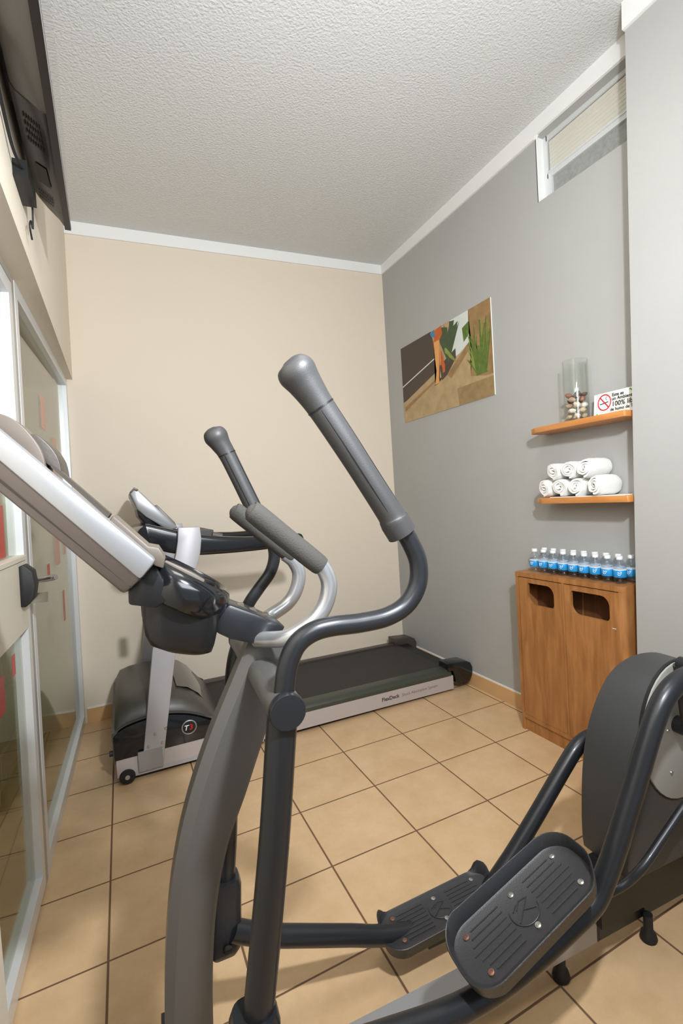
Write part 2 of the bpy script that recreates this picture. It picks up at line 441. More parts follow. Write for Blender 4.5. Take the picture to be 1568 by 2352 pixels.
box('lock_cylinder', 0.0, 0.054, 0.045, 0.062, 0.946, 0.978, M_chrome, d1, bev=0.002, xf=gp)

# high window
w2 = emptyS('window_2')
XF = WX+0.045
boxes('window_frame', [(XF, XF+0.03, YW-0.025, YW+0.002, 2.55, 2.91), (XF, XF+0.03, -1.0, YW-0.02, 2.876, 2.91), (XF, XF+0.03, -1.0, YW-0.02, 2.700, 2.722), (XF-0.006, XF+0.02, -1.0, YW-0.03, 2.722, 2.728),
                       (XF, XF+0.03, YW-0.045, YW-0.025, 2.55, 2.70), (XF, XF+0.03, -1.0, YW-0.03, 2.55, 2.57)], M_alu, w2, bev=0.001)
for k in range(8):
    z = 2.731+k*0.0175
    prism('louver_slat', [(XF+0.008, z), (XF+0.010, z), (XF+0.012, z+0.0190), (XF+0.010, z+0.0190)], -1.0, YW-0.03, 'y', mat('slat_%d' % k, (214-3*k % 7, 208, 196), 0.45), w2)
box('window_pane', XF+0.012, XF+0.016, -1.0, YW-0.04, 2.55, 2.705, M_frost, w2)
struct(box('trim_5', WX+0.0, WX+0.045, YW-0.001, YW+0.004, 2.592, 2.90, M_white))

# ------------------------------------------------------------------ treadmill
tm = thing('treadmill', 'gray and black treadmill standing along the beige wall, belt end against the gray wall', 'treadmill', (0.35, 1.0, 0))
TO = Vector((0.35, 1.0, 0))
tx = lambda p: (p[0]-TO.x, p[1]-TO.y, p[2])
Y0, Y1 = 0.62, 1.375
def tzk(p):   # deck slopes slightly down to the rear
    return (p[0]-TO.x, p[1]-TO.y, p[2]-0.012*(p[0]+0.6))
for (ya, yb) in ((Y0, Y0+0.022), (Y1-0.022, Y1)):
    box('side_rail', -0.64, 1.20, ya, yb, 0.036, 0.118, M_railtm, tm, bev=0.004, xf=tzk)
for s, (ya, yb) in enumerate(((Y0+0.002, Y0+0.085), (Y1-0.085, Y1-0.002))):
    sg = 1 if s == 0 else -1
    a, b = (ya, yb) if s == 0 else (yb, ya)
    pr = [(a, 0.115), (a, 0.138), (a+sg*0.012, 0.153), (a+sg*0.03, 0.158), (b, 0.160), (b, 0.115)]
    prism('foot_rail', pr, -0.25, 1.19, 'x', M_dkgreen if s == 0 else M_brownblk, tm, bev=0.003, xf=tzk)
box('belt', -0.30, 1.19, Y0+0.088, Y1-0.088, 0.12, 0.150, M_belt, tm, bev=0.004, xf=tzk)
box('base_frame', -0.60, 1.18, Y0+0.03, Y1-0.03, 0.040, 0.10, M_black, tm, xf=tzk)
box('base_bar', -0.58, 0.02, Y0-0.001, Y0+0.012, 0.026, 0.045, M_silverL, tm, bev=0.003, xf=tzk)
cap = [(1.165, 0.128), (1.165, 0.176), (1.30, 0.166), (1.335, 0.15), (1.349, 0.12), (1.348, 0.075), (1.325, 0.035), (1.24, 0.032), (1.218, 0.05), (1.205, 0.124)]
for (ya, yb) in ((Y0-0.004, Y0+0.10), (Y1-0.10, Y1+0.003)):
    prism('end_cap', cap, ya, yb, 'y', M_blackG if ya < 1 else M_brownblk, tm, bev=0.006, xf=tx)
box('rear_roller_cover', 1.19, 1.27, Y0+0.1, Y1-0.1, 0.05, 0.125, M_black, tm, bev=0.01, xf=tx)
for y in (Y0+0.03, Y1-0.08):
    prism('rear_foot', [(0.93, 0.05), (1.06, 0.04), (1.05, 0.015), (1.01, 0.0), (0.985, 0.0), (0.945, 0.03)], y, y+0.05, 'y', M_rubber, tm, bev=0.004, xf=tx)
# motor hood: arched sections
secs = []
zt = [(-0.640, 0.245), (-0.634, 0.325), (-0.612, 0.368), (-0.565, 0.383), (-0.50, 0.390), (-0.42, 0.388), (-0.35, 0.372), (-0.29, 0.342), (-0.245, 0.295), (-0.20, 0.215), (-0.16, 0.150)]
yc, hw = (Y0+Y1)/2, (Y1-Y0)/2-0.012
rows = []
for x, h in zt:
    h = h-0.028*min(1, max(0, (h-0.15)/0.15))
    row = []
    zb = 0.118
    for k in range(25):
        t = math.pi*k/24; c, s = math.cos(t), math.sin(t)
        row.append((x, yc-hw*math.copysign(abs(c)**0.32, c), zb+(h-zb)*abs(s)**0.42))
    rows.append(row)
hood = grid_loft('motor_hood', rows, M_hood, tm, caps=True, xf=tx)
# dark recess on the hood rear, belt-side scoop
rows = []
for x, h in ((-0.36, 0.350), (-0.31, 0.333), (-0.262, 0.292), (-0.222, 0.231)):
    rows.append([(x, y, h-0.0+0.004*math.sin(math.pi*(y-0.75)/0.5)) for y in [0.75+0.5*k/8 for k in range(9)]])
grid_loft('hood_recess', rows, M_blackG, hood, xf=tx)
# black side skirts with the curved top edge
arc = spline([(-0.645, 0.222), (-0.61, 0.248), (-0.56, 0.262), (-0.48, 0.270), (-0.40, 0.264), (-0.31, 0.238), (-0.22, 0.190), (-0.16, 0.150)], 4)
for (ya, yb) in ((Y0-0.004, Y0+0.02), (Y1-0.02, Y1+0.004)):
    prism('side_skirt', [(-0.645, 0.115)]+arc+[(-0.16, 0.115)], ya, yb, 'y', M_blackG, tm, bev=0.004, xf=tx)
arc2 = [(x, z+0.012) for x, z in arc]
prism('skirt_ledge', arc2+[(x, z-0.004) for x, z in reversed(arc2)], Y0+0.0, Y0+0.06, 'y', M_hood, tm, xf=tx)
box('front_nose', -0.650, -0.60, Y0+0.004, Y1-0.004, 0.10, 0.24, M_hood, tm, bev=0.012, xf=tx)
# badge
bd = lathe('badge', [(0.034, 0), (0.034, -0.003), (0.030, -0.0045), (0.0285, -0.003)], M_silver, tm, seg=32, axis='y'); bd.data.transform(Matrix.Translation(Vector(tx((-0.328, Y0-0.004, 0.188)))))
bb = lathe('badge_face', [(0.0285, 0), (0.0285, -0.0036)], M_black, bd, seg=32, axis='y'); bb.data.transform(Matrix.Translation(Vector(tx((-0.328, Y0-0.004, 0.188)))))
f4 = lambda x, y, z: frame4(tx((x, y, z)), (1, 0, 0), (0, 0, 1))
text('badge_letter', 'T', 0.034, M_labelW, bd, f4(-0.3535, Y0-0.0080, 0.1765), shear=0.25, offset=0.0003)
text('badge_number', '3', 0.034, M_ledred, bd, f4(-0.3285, Y0-0.0080, 0.1765), shear=0.1, offset=0.0003)
text('rail_lettering', 'FlexDeck', 0.030, M_ink, tm, f4(0.70, Y0-0.0004, 0.054), offset=0.0005)
text('rail_lettering', 'Shock Absorption System', 0.024, mat('gray_ink', (120, 112, 110), .5), tm, f4(0.832, Y0-0.0004, 0.054))
# uprights
def upright(ya, yb):
    poly = [(-0.549, 0.046), (-0.452, 0.042), (-0.433, 0.16), (-0.362, 0.558), (-0.222, 1.004), (-0.212, 1.07), (-0.215, 1.128), (-0.312, 1.133), (-0.318, 1.07), (-0.33, 1.01), (-0.459, 0.587), (-0.527, 0.138)]
    u = prism('upright', poly, ya, yb, 'y', M_silverL, tm, bev=0.004, xf=tx)
    return u
u1 = upright(Y0-0.014, Y0+0.022)
u2_ = upright(Y1-0.022, Y1+0.010)
boxes('bracket', [(-0.552, -0.450, Y0-0.019, Y0-0.012, 0.046, 0.135)], M_silver, u1, bev=0.002, xf=tx)
for (x, z) in ((-0.475, 0.200), (-0.506, 0.150), (-0.448, 0.152), (-0.43, 0.215)):
    s = lathe('bolt', [(0.007, 0), (0.006, -0.005), (0.002, -0.006)], M_screw, u1, seg=14, axis='y'); s.data.transform(Matrix.Translation(Vector(tx((x, Y0-0.013, z)))))
for y in (Y0-0.01, Y1-0.02):
    w = lathe('transport_wheel', [(0.010, 0), (0.030, 0.0), (0.033, 0.006), (0.033, 0.024), (0.030, 0.03), (0.010, 0.03)], M_rubber, tm, seg=28, axis='y'); w.data.transform(Matrix.Translation(Vector(tx((-0.60, y, 0.033)))))
    hb = lathe('wheel_hub', [(0.010, -0.003), (0.010, 0.033)], M_aluD, w, seg=14, axis='y'); hb.data.transform(Matrix.Translation(Vector(tx((-0.60, y, 0.033)))))
tube('front_knob', [tx((-0.645, Y0+0.02, 0.145)), tx((-0.665, Y0+0.02, 0.145))], 0.012, M_rubber, tm)
# hand rails
def hrail(y):
    c = [(-0.44, y, 1.105), (-0.36, y, 1.075), (-0.25, y, 1.047), (-0.12, y, 1.03), (0.05, y, 1.02), (0.18, y, 1.021), (0.29, y, 1.023)]
    sec = spline([p+(r,) for p, r in zip(c, (0.056, 0.060, 0.054, 0.044, 0.036, 0.033, 0.030))], 5)
    rows = []
    for i, p in enumerate(sec):
        r = p[3]; q = rrect(-0.028, 0.028, -r, r, 0.018, 4)
        rows.append([(p[0]-a_[1]*0.12, p[1]+a_[0], p[2]+a_[1]) for a_ in q])
    last = rows[-1]; cx = sum(p[0] for p in last)/len(last)
    for sc, dx in ((0.85, 0.012), (0.5, 0.02)):
        rows.append([(p[0]+dx, y+(p[1]-y)*sc, 1.023+(p[2]-1.023)*sc) for p in last])
    return grid_loft('hand_rail', rows, M_blackG, tm, closed=True, caps=True, xf=tx)
hrail(Y0+0.045); hrail(Y1-0.045)
rows = []
for k in range(17):
    y = Y0+0.02+(Y1-Y0-0.04)*k/16; e = abs(k-8)/8; dx = -0.03*(1-e**3)
    rows.append([(-0.44+dx+a_, y, 1.10+b_) for a_, b_ in rrect(-0.045, 0.055, -0.050, 0.052, 0.045, 5)])
grid_loft('console_crossbar', rows, M_blackG, tm, closed=True, caps=True, xf=tx)
# console
tc_ = prism('console', [(-0.502, 1.305), (-0.480, 1.328), (-0.466, 1.322), (-0.300, 1.128), (-0.345, 1.118), (-0.44, 1.19), (-0.475, 1.23)], Y0+0.10, Y1-0.10, 'y', M_silver, tm, bev=0.008, xf=tx)
prism('console_trim', [(-0.500, 1.312), (-0.480, 1.333), (-0.462, 1.322), (-0.470, 1.312), (-0.482, 1.322), (-0.494, 1.308)], Y0+0.095, Y1-0.095, 'y', M_tan, tc_, bev=0.002, xf=tx)
prism('console_screen', [(-0.452, 1.309), (-0.449, 1.311), (-0.40, 1.251), (-0.403, 1.249)], Y0+0.2, Y1-0.2, 'y', M_screen, tc_, xf=tx)
prism('book_ledge', [(-0.395, 1.235), (-0.385, 1.246), (-0.31, 1.155), (-0.30, 1.125), (-0.33, 1.14)], Y0+0.15, Y1-0.15, 'y', M_tan, tc_, bev=0.003, xf=tx)
prism('console_back', [(-0.475, 1.24), (-0.47, 1.19), (-0.43, 1.135), (-0.36, 1.14), (-0.36, 1.17)], Y0+0.13, Y1-0.13, 'y', M_black, tc_, bev=0.01, xf=tx)
box('accessory_tray', -0.24, -0.14, Y0+0.08, Y1-0.08, 1.055, 1.105, M_grip, tm, bev=0.015, xf=tx)
tube('heart_sensor', [tx((-0.15, Y0+0.06, 1.083)), tx((-0.105, Y0+0.06, 1.07))], 0.014, M_tan, tm)
box('safety_key', -0.49, -0.455, Y0+0.10, Y0+0.125, 0.72, 0.79, M_black, tm, bev=0.006, xf=tx)
box('red_tab', -0.488, -0.457, Y0+0.098, Y0+0.127, 0.785, 0.80, M_ledred, tm, bev=0.002, xf=tx)

# ------------------------------------------------------------------ elliptical trainer (local axes: u along it, v across, w up)
EL = thing('elliptical_trainer', 'gray metallic elliptical cross trainer in the foreground with black pedals', 'elliptical trainer', (0, -0.945, 0), math.radians(-3.6))
# base rail
rail = box('base_rail', -0.52, 0.47, -0.023, 0.023, 0.055, 0.120, M_silver, EL, bev=0.004)
text('rail_lettering', 'Technology', 0.042, M_ink, rail, frame4((-0.02, -0.0235, 0.070), (1, 0, 0), (0, 0, 1)), shear=0.25)
box('front_stabilizer', -0.56, -0.48, -0.27, 0.27, 0.02, 0.08, M_arm, EL, bev=0.015)
box('rear_stabilizer', 0.98, 1.05, -0.25, 0.25, 0.02, 0.08, M_arm, EL, bev=0.015)
for (u, v) in ((-0.52, -0.25), (-0.52, 0.25), (1.015, -0.23), (1.015, 0.23), (0.349, -0.01), (0.63, -0.035)):
    f = lathe('foot', [(0.020, 0), (0.022, 0.006), (0.018, 0.02), (0.012, 0.028), (0.012, 0.07)], M_rubber, EL, seg=18, loc=(u, v, 0))
# upright post: swept box section
Lp = spline([(-0.548, 0.04), (-0.546, 0.18), (-0.539, 0.314), (-0.530, 0.431), (-0.515, 0.544), (-0.494, 0.640), (-0.466, 0.727), (-0.430, 0.813), (-0.394, 0.886), (-0.350, 0.972)], 4)
Rp = spline([(-0.470, 0.04), (-0.468, 0.16), (-0.462, 0.275), (-0.455, 0.398), (-0.440, 0.515), (-0.414, 0.615), (-0.378, 0.695), (-0.340, 0.785), (-0.305, 0.86), (-0.262, 0.962)], 4)
rows = []
for i, (l, r) in enumerate(zip(Lp, Rp)):
    t = i/(len(Lp)-1); hv = 0.040-0.008*t; c = 0.012
    lx, lz = l; rx, rz = r; n = math.hypot(rx-lx, rz-lz); ux, uz = (rx-lx)/n, (rz-lz)/n
    def P_(d, v): return (lx+ux*d, v, lz+uz*d)
    rows.append([P_(0, -hv+c*1.3), P_(c*1.4, -hv), P_(n-0.006, -hv), P_(n, -hv+0.006), P_(n, hv-0.006), P_(n-0.006, hv), P_(c*1.4, hv), P_(0, hv-c*1.3)])
post = grid_loft('upright_post', rows, M_post, EL, closed=True, caps=True, smooth=28)
# pivot cylinder
piv = tube('pivot_tube', [(-0.333, -0.215, 0.913), (-0.333, 0.215, 0.913)], 0.0265, M_post, EL, seg=28)
for sgn in (-1, 1):
    prof = [(0.0, 0), (0.0265, 0), (0.0275, 0.004), (0.0275, 0.014), (0.026, 0.017), (0.0, 0.017)]
    c = lathe('pivot_cap', [(r, h*sgn) for r, h in prof], M_arm, piv, seg=32, axis='y'); c.data.transform(Matrix.Translation(Vector((-0.333, 0.213*sgn, 0.913))))
# swing arms
def swing(name_l, v, low, upp, gripl, gr, ur, lr):
    a = tube('swing_arm', low, lr, M_arm, EL, seg=24, n=6); 
    if name_l: a['label'] = name_l
    t = tube('handle_bar', upp, ur, M_arm, a, seg=24, n=8)
    g = tube('hand_grip', gripl, gr, M_grip, a, seg=24, n=8)
    for o_ in (0.78, -0.45):
        sp = []
        for p in gripl[1:-4]:
            sp.append((p[0]+gr[3]*o_*0.83, v-gr[3]*math.sqrt(1-o_*o_)*1.0, p[2]+gr[3]*o_*0.55))
        tube('grip_seam', sp, 0.0008, M_black, g, seg=6, n=4)
    return a, t, g
V = 0.2
a1, t1, g1 = swing(None, -V, [(-0.414, -V, 0.38), (-0.402, -V, 0.458), (-0.363, -V, 0.698), (-0.341, -V, 0.862), (-0.335, -V, 0.905)],
      [(-0.334, -V, 0.905), (-0.329, -V, 0.945), (-0.322, -V, 0.975), (-0.307, -V, 1.002), (-0.282, -V, 1.017), (-0.25, -V, 1.021), (-0.199, -V, 1.019), (-0.152, -V, 1.022), (-0.116, -V, 1.037), (-0.093, -V, 1.067), (-0.089, -V, 1.104), (-0.101, -V, 1.139), (-0.120, -V, 1.172)],
      [(-0.1175, -V, 1.158), (-0.130, -V, 1.180), (-0.137, -V, 1.193), (-0.175, -V, 1.255), (-0.209, -V, 1.310), (-0.245, -V, 1.366), (-0.266, -V, 1.398), (-0.279, -V, 1.417), (-0.287, -V, 1.429), (-0.291, -V, 1.434)],
      [0.0245, 0.0245, 0.0225, 0.0215, 0.0218, 0.0225, 0.0265, 0.0305, 0.024, 0.009], 0.0158, 0.0232)
tube('grip_ring', [(-0.2435, -V, 1.3635), (-0.2450, -V, 1.3658)], 0.0232, M_black, g1, seg=24)
tube('grip_collar', [(-0.1165, -V, 1.1565), (-0.129, -V, 1.178)], 0.0252, M_grip, g1, seg=24)
a2, t2, g2 = swing(None, V, [(-0.412, V, 0.30), (-0.404, V, 0.395), (-0.392, V, 0.501), (-0.376, V, 0.696), (-0.355, V, 0.85), (-0.340, V, 0.905)],
      [(-0.340, V, 0.905), (-0.335, V, 0.935), (-0.327, V, 0.968), (-0.312, V, 0.998), (-0.288, V, 1.028), (-0.260, V, 1.062), (-0.248, V, 1.10), (-0.255, V, 1.14), (-0.275, V, 1.183)],
      [(-0.272, V, 1.178), (-0.283, V, 1.20), (-0.319, V, 1.289), (-0.338, V, 1.335), (-0.350, V, 1.357), (-0.359, V, 1.374), (-0.366, V, 1.386), (-0.369, V, 1.392)],
      [0.019, 0.019, 0.0185, 0.0192, 0.022, 0.0262, 0.021, 0.008], 0.0135, 0.0195)
tube('grip_ring', [(-0.3375, V, 1.334), (-0.3385, V, 1.3365)], 0.0198, M_black, g2, seg=24)
# clevis joints
def clevis(u, w0, w1, v, par):
    rows = []
    for w, su, sv in ((w0, 0.008, 0.010), (w0+0.008, 0.026, 0.020), (w0+0.02, 0.034, 0.024), (w0+0.05, 0.036, 0.026), (w1-0.05, 0.036, 0.030), (w1-0.015, 0.036, 0.032), (w1, 0.031, 0.029)):
        rows.append([(u+a_+0.06*(w-w0), v+b_, w) for a_, b_ in rrect(-su, su, -sv, sv, min(su, sv)*0.6, 4)])
    j = grid_loft('pedal_arm_joint', rows, M_arm, par, closed=True, caps=True, smooth=45)
    return j
j1 = clevis(-0.418, 0.285, 0.468, -V, EL)
j2 = clevis(-0.420, 0.215, 0.392, V, EL)
for j, u, w, v in ((j1, -0.415, 0.325, -V-0.027), (j2, -0.414, 0.252, V-0.027)):
    b = lathe('joint_bolt', [(0.010, 0.004), (0.010, -0.004), (0.006, -0.005)], M_blackG, j, seg=18, axis='y'); b.data.transform(Matrix.Translation(Vector((u, v, w))))
# pedal arms
VP = 0.185
pa1 = tube('pedal_arm', [(-0.40, -VP-.012, 0.335), (-0.30, -VP, 0.322), (-0.20, -VP, 0.305), (-0.105, -VP, 0.288), (-0.02, -VP, 0.281), (0.08, -VP, 0.290), (0.20, -VP, 0.320), (0.285, -VP, 0.350), (0.325, -VP, 0.395), (0.36, -VP, 0.45), (0.412, -VP, 0.545), (0.485, -VP, 0.68), (0.53, -VP, 0.735), (0.585, -VP, 0.76), (0.66, -VP, 0.765)], 0.0235, M_arm, EL, seg=24, n=6)
pa2 = tube('pedal_arm', [(-0.40, VP, 0.278), (-0.326, VP, 0.235), (-0.236, VP, 0.196), (-0.13, VP, 0.152), (-0.034, VP, 0.112), (0.118, VP, 0.075), (0.25, VP, 0.095), (0.34, VP, 0.155), (0.45, VP, 0.255), (0.575, VP, 0.378), (0.625, VP, 0.422), (0.67, VP, 0.44), (0.72, VP, 0.44)], 0.0235, M_arm, EL, seg=24, n=6)
# pedals
def pedal(uc, vc, wc, slope, half_l, half_w, rim, par, inner):
    a = math.atan(slope); ca, sa = math.cos(a), math.sin(a)
    def X(p):
        l, v, h = p; return (uc+l*ca-h*sa, vc+v, wc+l*sa+h*ca)
    out = rrect(-half_l, half_l, -half_w, half_w, half_w*0.82, 8)
    def offs(d): return rrect(-half_l-d, half_l+d, -half_w-d, half_w+d, (half_w+d)*0.82, 8)
    N_ = len(out)
    # base tub: bottom -> outer -> rim top -> inner -> plate
    def hfun(p):
        l, v = p
        return rim(l/half_l, v*inner/half_w)
    rows = [[(l*0.86, v*0.8, -0.034) for l, v in out], [(l, v, -0.026) for l, v in offs(0.0)], [(l, v, -0.004) for l, v in offs(0.004)],
            [(l, v, hfun((l, v))) for l, v in offs(0.0065)], [(l, v, hfun((l, v))+0.0012) for l, v in offs(0.005)], [(l, v, hfun((l, v))) for l, v in offs(0.0035)], [(l, v, 0.003) for l, v in offs(-0.001)], [(l, v, 0.0) for l, v in offs(-0.006)]]
    p = grid_loft('pedal', [[X(q) for q in r] for r in rows], M_pedal, par, closed=True, caps=True, smooth=50)
    # tread ribs
    for k in range(7):
        v = -half_w*0.66+half_w*1.32*k/6
        for (l0, l1) in ((-half_l*0.80, -half_l*0.22), (half_l*0.22, half_l*0.80)):
            e = 0.02*abs(k-3)/3
            bm = bmesh.new(); addbox(bm, l0+e if l0 < 0 else l0, l1 if l0 < 0 else l1-e, v-0.0011, v+0.0011, -0.001, 0.0016)
            bevel(bm, 0.0006, seg=1)
            fin(bm, 'tread_rib', M_pedal, p, xf=X)
    # moulded emblem: ring arc and strokes
    bm = bmesh.new()
    arcp = [(0.030*math.cos(t), 0.030*math.sin(t), 0.001) for t in [math.radians(150+200*k/16) for k in range(17)]]
    addtube(bm, arcp, 0.0012, 6)
    for st in (((-0.022, -0.014, .001), (0.02, 0.016, .001)), ((0.02, 0.016, .001), (0.002, 0.020, .001)), ((0.002, 0.020, .001), (-0.012, 0.008, .001)), ((0.0, 0.0, .001), (0.022, -0.012, .001)), ((-0.02, 0.01, .001), (-0.006, 0.018, .001))):
        addtube(bm, st, 0.0012, 6)
    fin(bm, 'emblem', M_pedal, p, xf=X)
    for (l, v) in ((-0.75, -0.62), (-0.75, 0.62), (0.0, -0.62), (0.0, 0.62), (0.75, -0.62), (0.75, 0.62)):
        mm = M_rust if l < -0.5 else M_screw
        s = lathe('pedal_screw', [(0.0062, 0.0), (0.006, 0.0022), (0.003, 0.0030), (0.002, 0.0016)], mm, p, seg=14)
        s.data.transform(Matrix.Translation(Vector(X((l*half_l, v*half_w*1.0, 0.0002)))) @ Matrix.Rotation(-a, 4, 'Y'))
    box('pedal_bracket', uc-0.05, uc+0.05, vc-0.02, vc+0.02, wc-0.075, wc-0.03, M_arm, p, bev=0.006)
    return p
def sm(x): x = max(0, min(1, x)); return x*x*(3-2*x)
rim1 = lambda l, v: 0.006+0.026*max(sm((v+0.25)/0.9), sm((l-0.72)/0.3)*sm((v+1.1)/0.5))*sm((l+1.25)/0.55)+0.012*sm((-0.5-l)/0.5)*sm((v+0.9)/1.2)
pedal(0.110, -0.182, 0.402, 0.386, 0.156, 0.063, rim1, pa1, 1)
rim2 = lambda l, v: 0.003+0.032*sm((-0.78-l)/0.2)*sm((v+.5)/1.0)+0.034*sm((l-0.80)/0.15)*sm((v+0.2)/0.8)
p2 = pedal(0.125, 0.185, 0.118, 0.06, 0.165, 0.056, rim2, pa2, 1)
# flywheel housing
hp = spline([(0.512, 0.235), (0.508, 0.27), (0.509, 0.34), (0.520, 0.46), (0.545, 0.56), (0.585, 0.635), (0.635, 0.69), (0.70, 0.718), (0.78, 0.722), (0.86, 0.70), (0.95, 0.62), (1.02, 0.48), (1.05, 0.30), (1.05, 0.235)], 4)
hs = prism('flywheel_housing', hp, -0.088, 0.062, 'y', M_house, EL, bev=0.010, seg=3)
boxes('housing_seam', [], M_black, hs) if False else None
cc = (0.705, 0.575)
disc = prism('crank_cover', [(cc[0]+0.150*math.cos(t)*(0.92), cc[1]+0.178*math.sin(t)) for t in [2*math.pi*k/40 for k in range(40)]], -0.094, -0.084, 'y', M_disc, hs, bev=0.003)
prism('cover_gap', [(cc[0]+0.154*math.cos(t)*(0.92), cc[1]+0.182*math.sin(t)) for t in [2*math.pi*k/40 for k in range(40)]], -0.0895, -0.082, 'y', M_rubber, hs)
for (u, w) in ((0.635, 0.665), (0.662, 0.475), (0.655, 0.585), (0.80, 0.62)):
    s = lathe('cover_screw', [(0.005, 0), (0.004, -0.003), (0.001, -0.0035)], M_screw, disc, seg=12, axis='y'); s.data.transform(Matrix.Translation(Vector((u, -0.094, w))))
tube('crank_axle', [(0.69, -0.125, 0.595), (0.69, 0.095, 0.595)], 0.022, M_arm, EL)
for v, tip in ((-0.125, (0.665, 0.765)), (0.088, (0.718, 0.44))):
    cr = prism('crank_arm', [], 0, 0, 'y', None) if False else tube('crank_arm', [(0.69, v, 0.595), (tip[0], v, tip[1])], 0.022, M_arm, EL, squash=0.5)
    tube('crank_pin', [(tip[0], v, tip[1]), (tip[0], math.copysign(0.19, v), tip[1])], 0.018, M_arm, cr)
tube('frame_brace', [(0.36, -0.085, 0.245), (0.42, -0.10, 0.256), (0.465, -0.115, 0.275), (0.505, -0.13, 0.312), (0.58, -0.13, 0.36), (0.68, -0.13, 0.425), (0.8, -0.13, 0.50)], 0.0105, M_arm, EL, n=6)
box('rear_frame', 0.46, 1.04, -0.04, 0.03, 0.10, 0.238, M_black, EL, bev=0.006)
box('rear_rail', 0.46, 1.04, -0.023, 0.023, 0.055, 0.105, M_arm, EL, bev=0.004)
# fixed hand grips
for sg in (-1, 1):
    v = 0.1*sg
    if sg < 0:
        pts = [(-0.338, -0.03, 0.975), (-0.318, -0.06, 0.978), (-0.292, -0.092, 0.986), (-0.250, v, 1.008), (-0.226, v, 1.036), (-0.217, v, 1.070), (-0.226, v, 1.100), (-0.245, v, 1.119)]
    else:
        pts = [(-0.338, 0.03, 0.975), (-0.318, 0.06, 0.978), (-0.292, 0.092, 0.984), (-0.250, v, 1.003), (-0.228, v, 1.030), (-0.219, v, 1.064), (-0.228, v, 1.092), (-0.246, v, 1.110)]
    fg = tube('fixed_handle', pts, 0.0145, M_tube, EL, seg=20, n=8)
    e = pts[-1]
    tube('foam_grip', [(-0.232, v, 1.106), (-0.2335, v, 1.1075), (-0.29, v, 1.160), (-0.338, v, 1.205), (-0.345, v, 1.2112), (-0.349, v, 1.215)], [0.012, 0.0180, 0.0184, 0.0184, 0.014, 0.006], M_foam, fg, seg=20, n=4)
# neck plate
neck = prism('console_neck', [(-0.405, 1.030), (-0.384, 1.048), (-0.335, 1.022), (-0.286, 0.992), (-0.300, 0.978), (-0.335, 0.966), (-0.385, 0.985), (-0.41, 1.002)], -0.045, 0.045, 'y', M_arm, EL, bev=0.006)
for k in range(3):
    box('neck_button', -0.365+0.022*k, -0.354+0.022*k, -0.010, 0.010, 1.032-0.0125*k, 1.0385-0.0125*k, M_tan, neck, bev=0.002)
# glossy pod with tray
rows = []
pc = (-0.455, 1.088); ang = math.atan2(1.050-1.125, -0.386+0.50)
for (s, h) in ((0.78, -0.034), (0.92, -0.030), (0.985, -0.018), (1.0, -0.004), (0.98, 0.011), (0.92, 0.021), (0.84, 0.025), (0.79, 0.020), (0.76, 0.008)):
    row = []
    for k in range(36):
        t = 2*math.pi*k/36; lu = 0.084*s*math.copysign(abs(math.cos(t))**0.92, math.cos(t)); lv_ = 0.118*s*math.copysign(abs(math.sin(t))**0.85, math.sin(t))
        row.append((pc[0]+lu*math.cos(ang)-h*math.sin(ang), lv_, pc[1]+lu*math.sin(ang)+h*math.cos(ang)))
    rows.append(row)
pod = grid_loft('console_tray', rows, M_blackG, EL, closed=True, caps=True)
rows = []
for (w, u0, u1_, hv) in ((1.066, -0.520, -0.402, 0.094), (1.03, -0.522, -0.408, 0.092), (1.005, -0.520, -0.414, 0.089), (0.990, -0.514, -0.419, 0.084), (0.983, -0.500, -0.428, 0.072)):
    rows.append([(a_, b_, w-(a_+0.47)*0.30) for a_, b_ in rrect(u0, u1_, -hv, hv, 0.03, 5)])
grid_loft('bottle_holder', rows, M_black, pod, closed=True, caps=True)
prism('tray_liner', [(-0.488, 1.118), (-0.484, 1.128), (-0.43, 1.093), (-0.380, 1.054), (-0.378, 1.045), (-0.43, 1.07)], 0.075, 0.10, 'y', M_tan, pod, bev=0.004)
# console
cp = [(-0.664, 1.335), (-0.493, 1.148), (-0.502, 1.128), (-0.517, 1.120), (-0.690, 1.312)]
cq = [(-0.664-0.03, 1.335+0.033), (-0.493, 1.148), (-0.5165, 1.1215), (-0.669-0.055, 1.296+0.062)]
con = prism('console', cq, -0.165, -0.140, 'y', M_silver, EL, bev=0.006)
prism('console_cheek', cq, 0.135, 0.158, 'y', M_silver, con, bev=0.006, xf=lambda p: (p[0]-0.018, p[1], p[2]-0.020))
prism('console_display', [(-0.715, 1.348), (-0.514, 1.128), (-0.53, 1.11), (-0.735, 1.335)], -0.142, 0.137, 'y', M_brownblk, con)
# lower shell narrows to the back
rows = [[(-0.5165, v, 1.1215) for v in (-0.162, 0.162)], [(-0.540, v, 1.100) for v in (-0.128, 0.128)]]
bm = bmesh.new()
A = [(-0.512, -0.150, 1.1265), (-0.5165, -0.161, 1.1215), (-0.541, -0.125, 1.0985), (-0.545, 0.12, 1.092), (-0.532, 0.15, 1.105), (-0.520, 0.14, 1.115)]
dvec = Vector((-0.2055, 0, 0.2335))
B = [tuple(Vector(p)+dvec) for p in A]
va = [bm.verts.new(p) for p in A]; vb = [bm.verts.new(p) for p in B]
bm.faces.new(va); bm.faces.new(list(reversed(vb)))
for i in range(6):
    j = (i+1) % 6; bm.faces.new([va[i], vb[i], vb[j], va[j]])
bmesh.ops.recalc_face_normals(bm, faces=bm.faces); bevel(bm, 0.006)
fin(bm, 'console_shell', mat('gray_shell', (122, 114, 114), 0.33, metal=0.45), con)
prism('console_base', [(-0.500, 1.142), (-0.488, 1.118), (-0.480, 1.08), (-0.50, 1.07), (-0.537, 1.080), (-0.536, 1.103), (-0.516, 1.122)], -0.11, 0.11, 'y', M_black, con, bev=0.004)
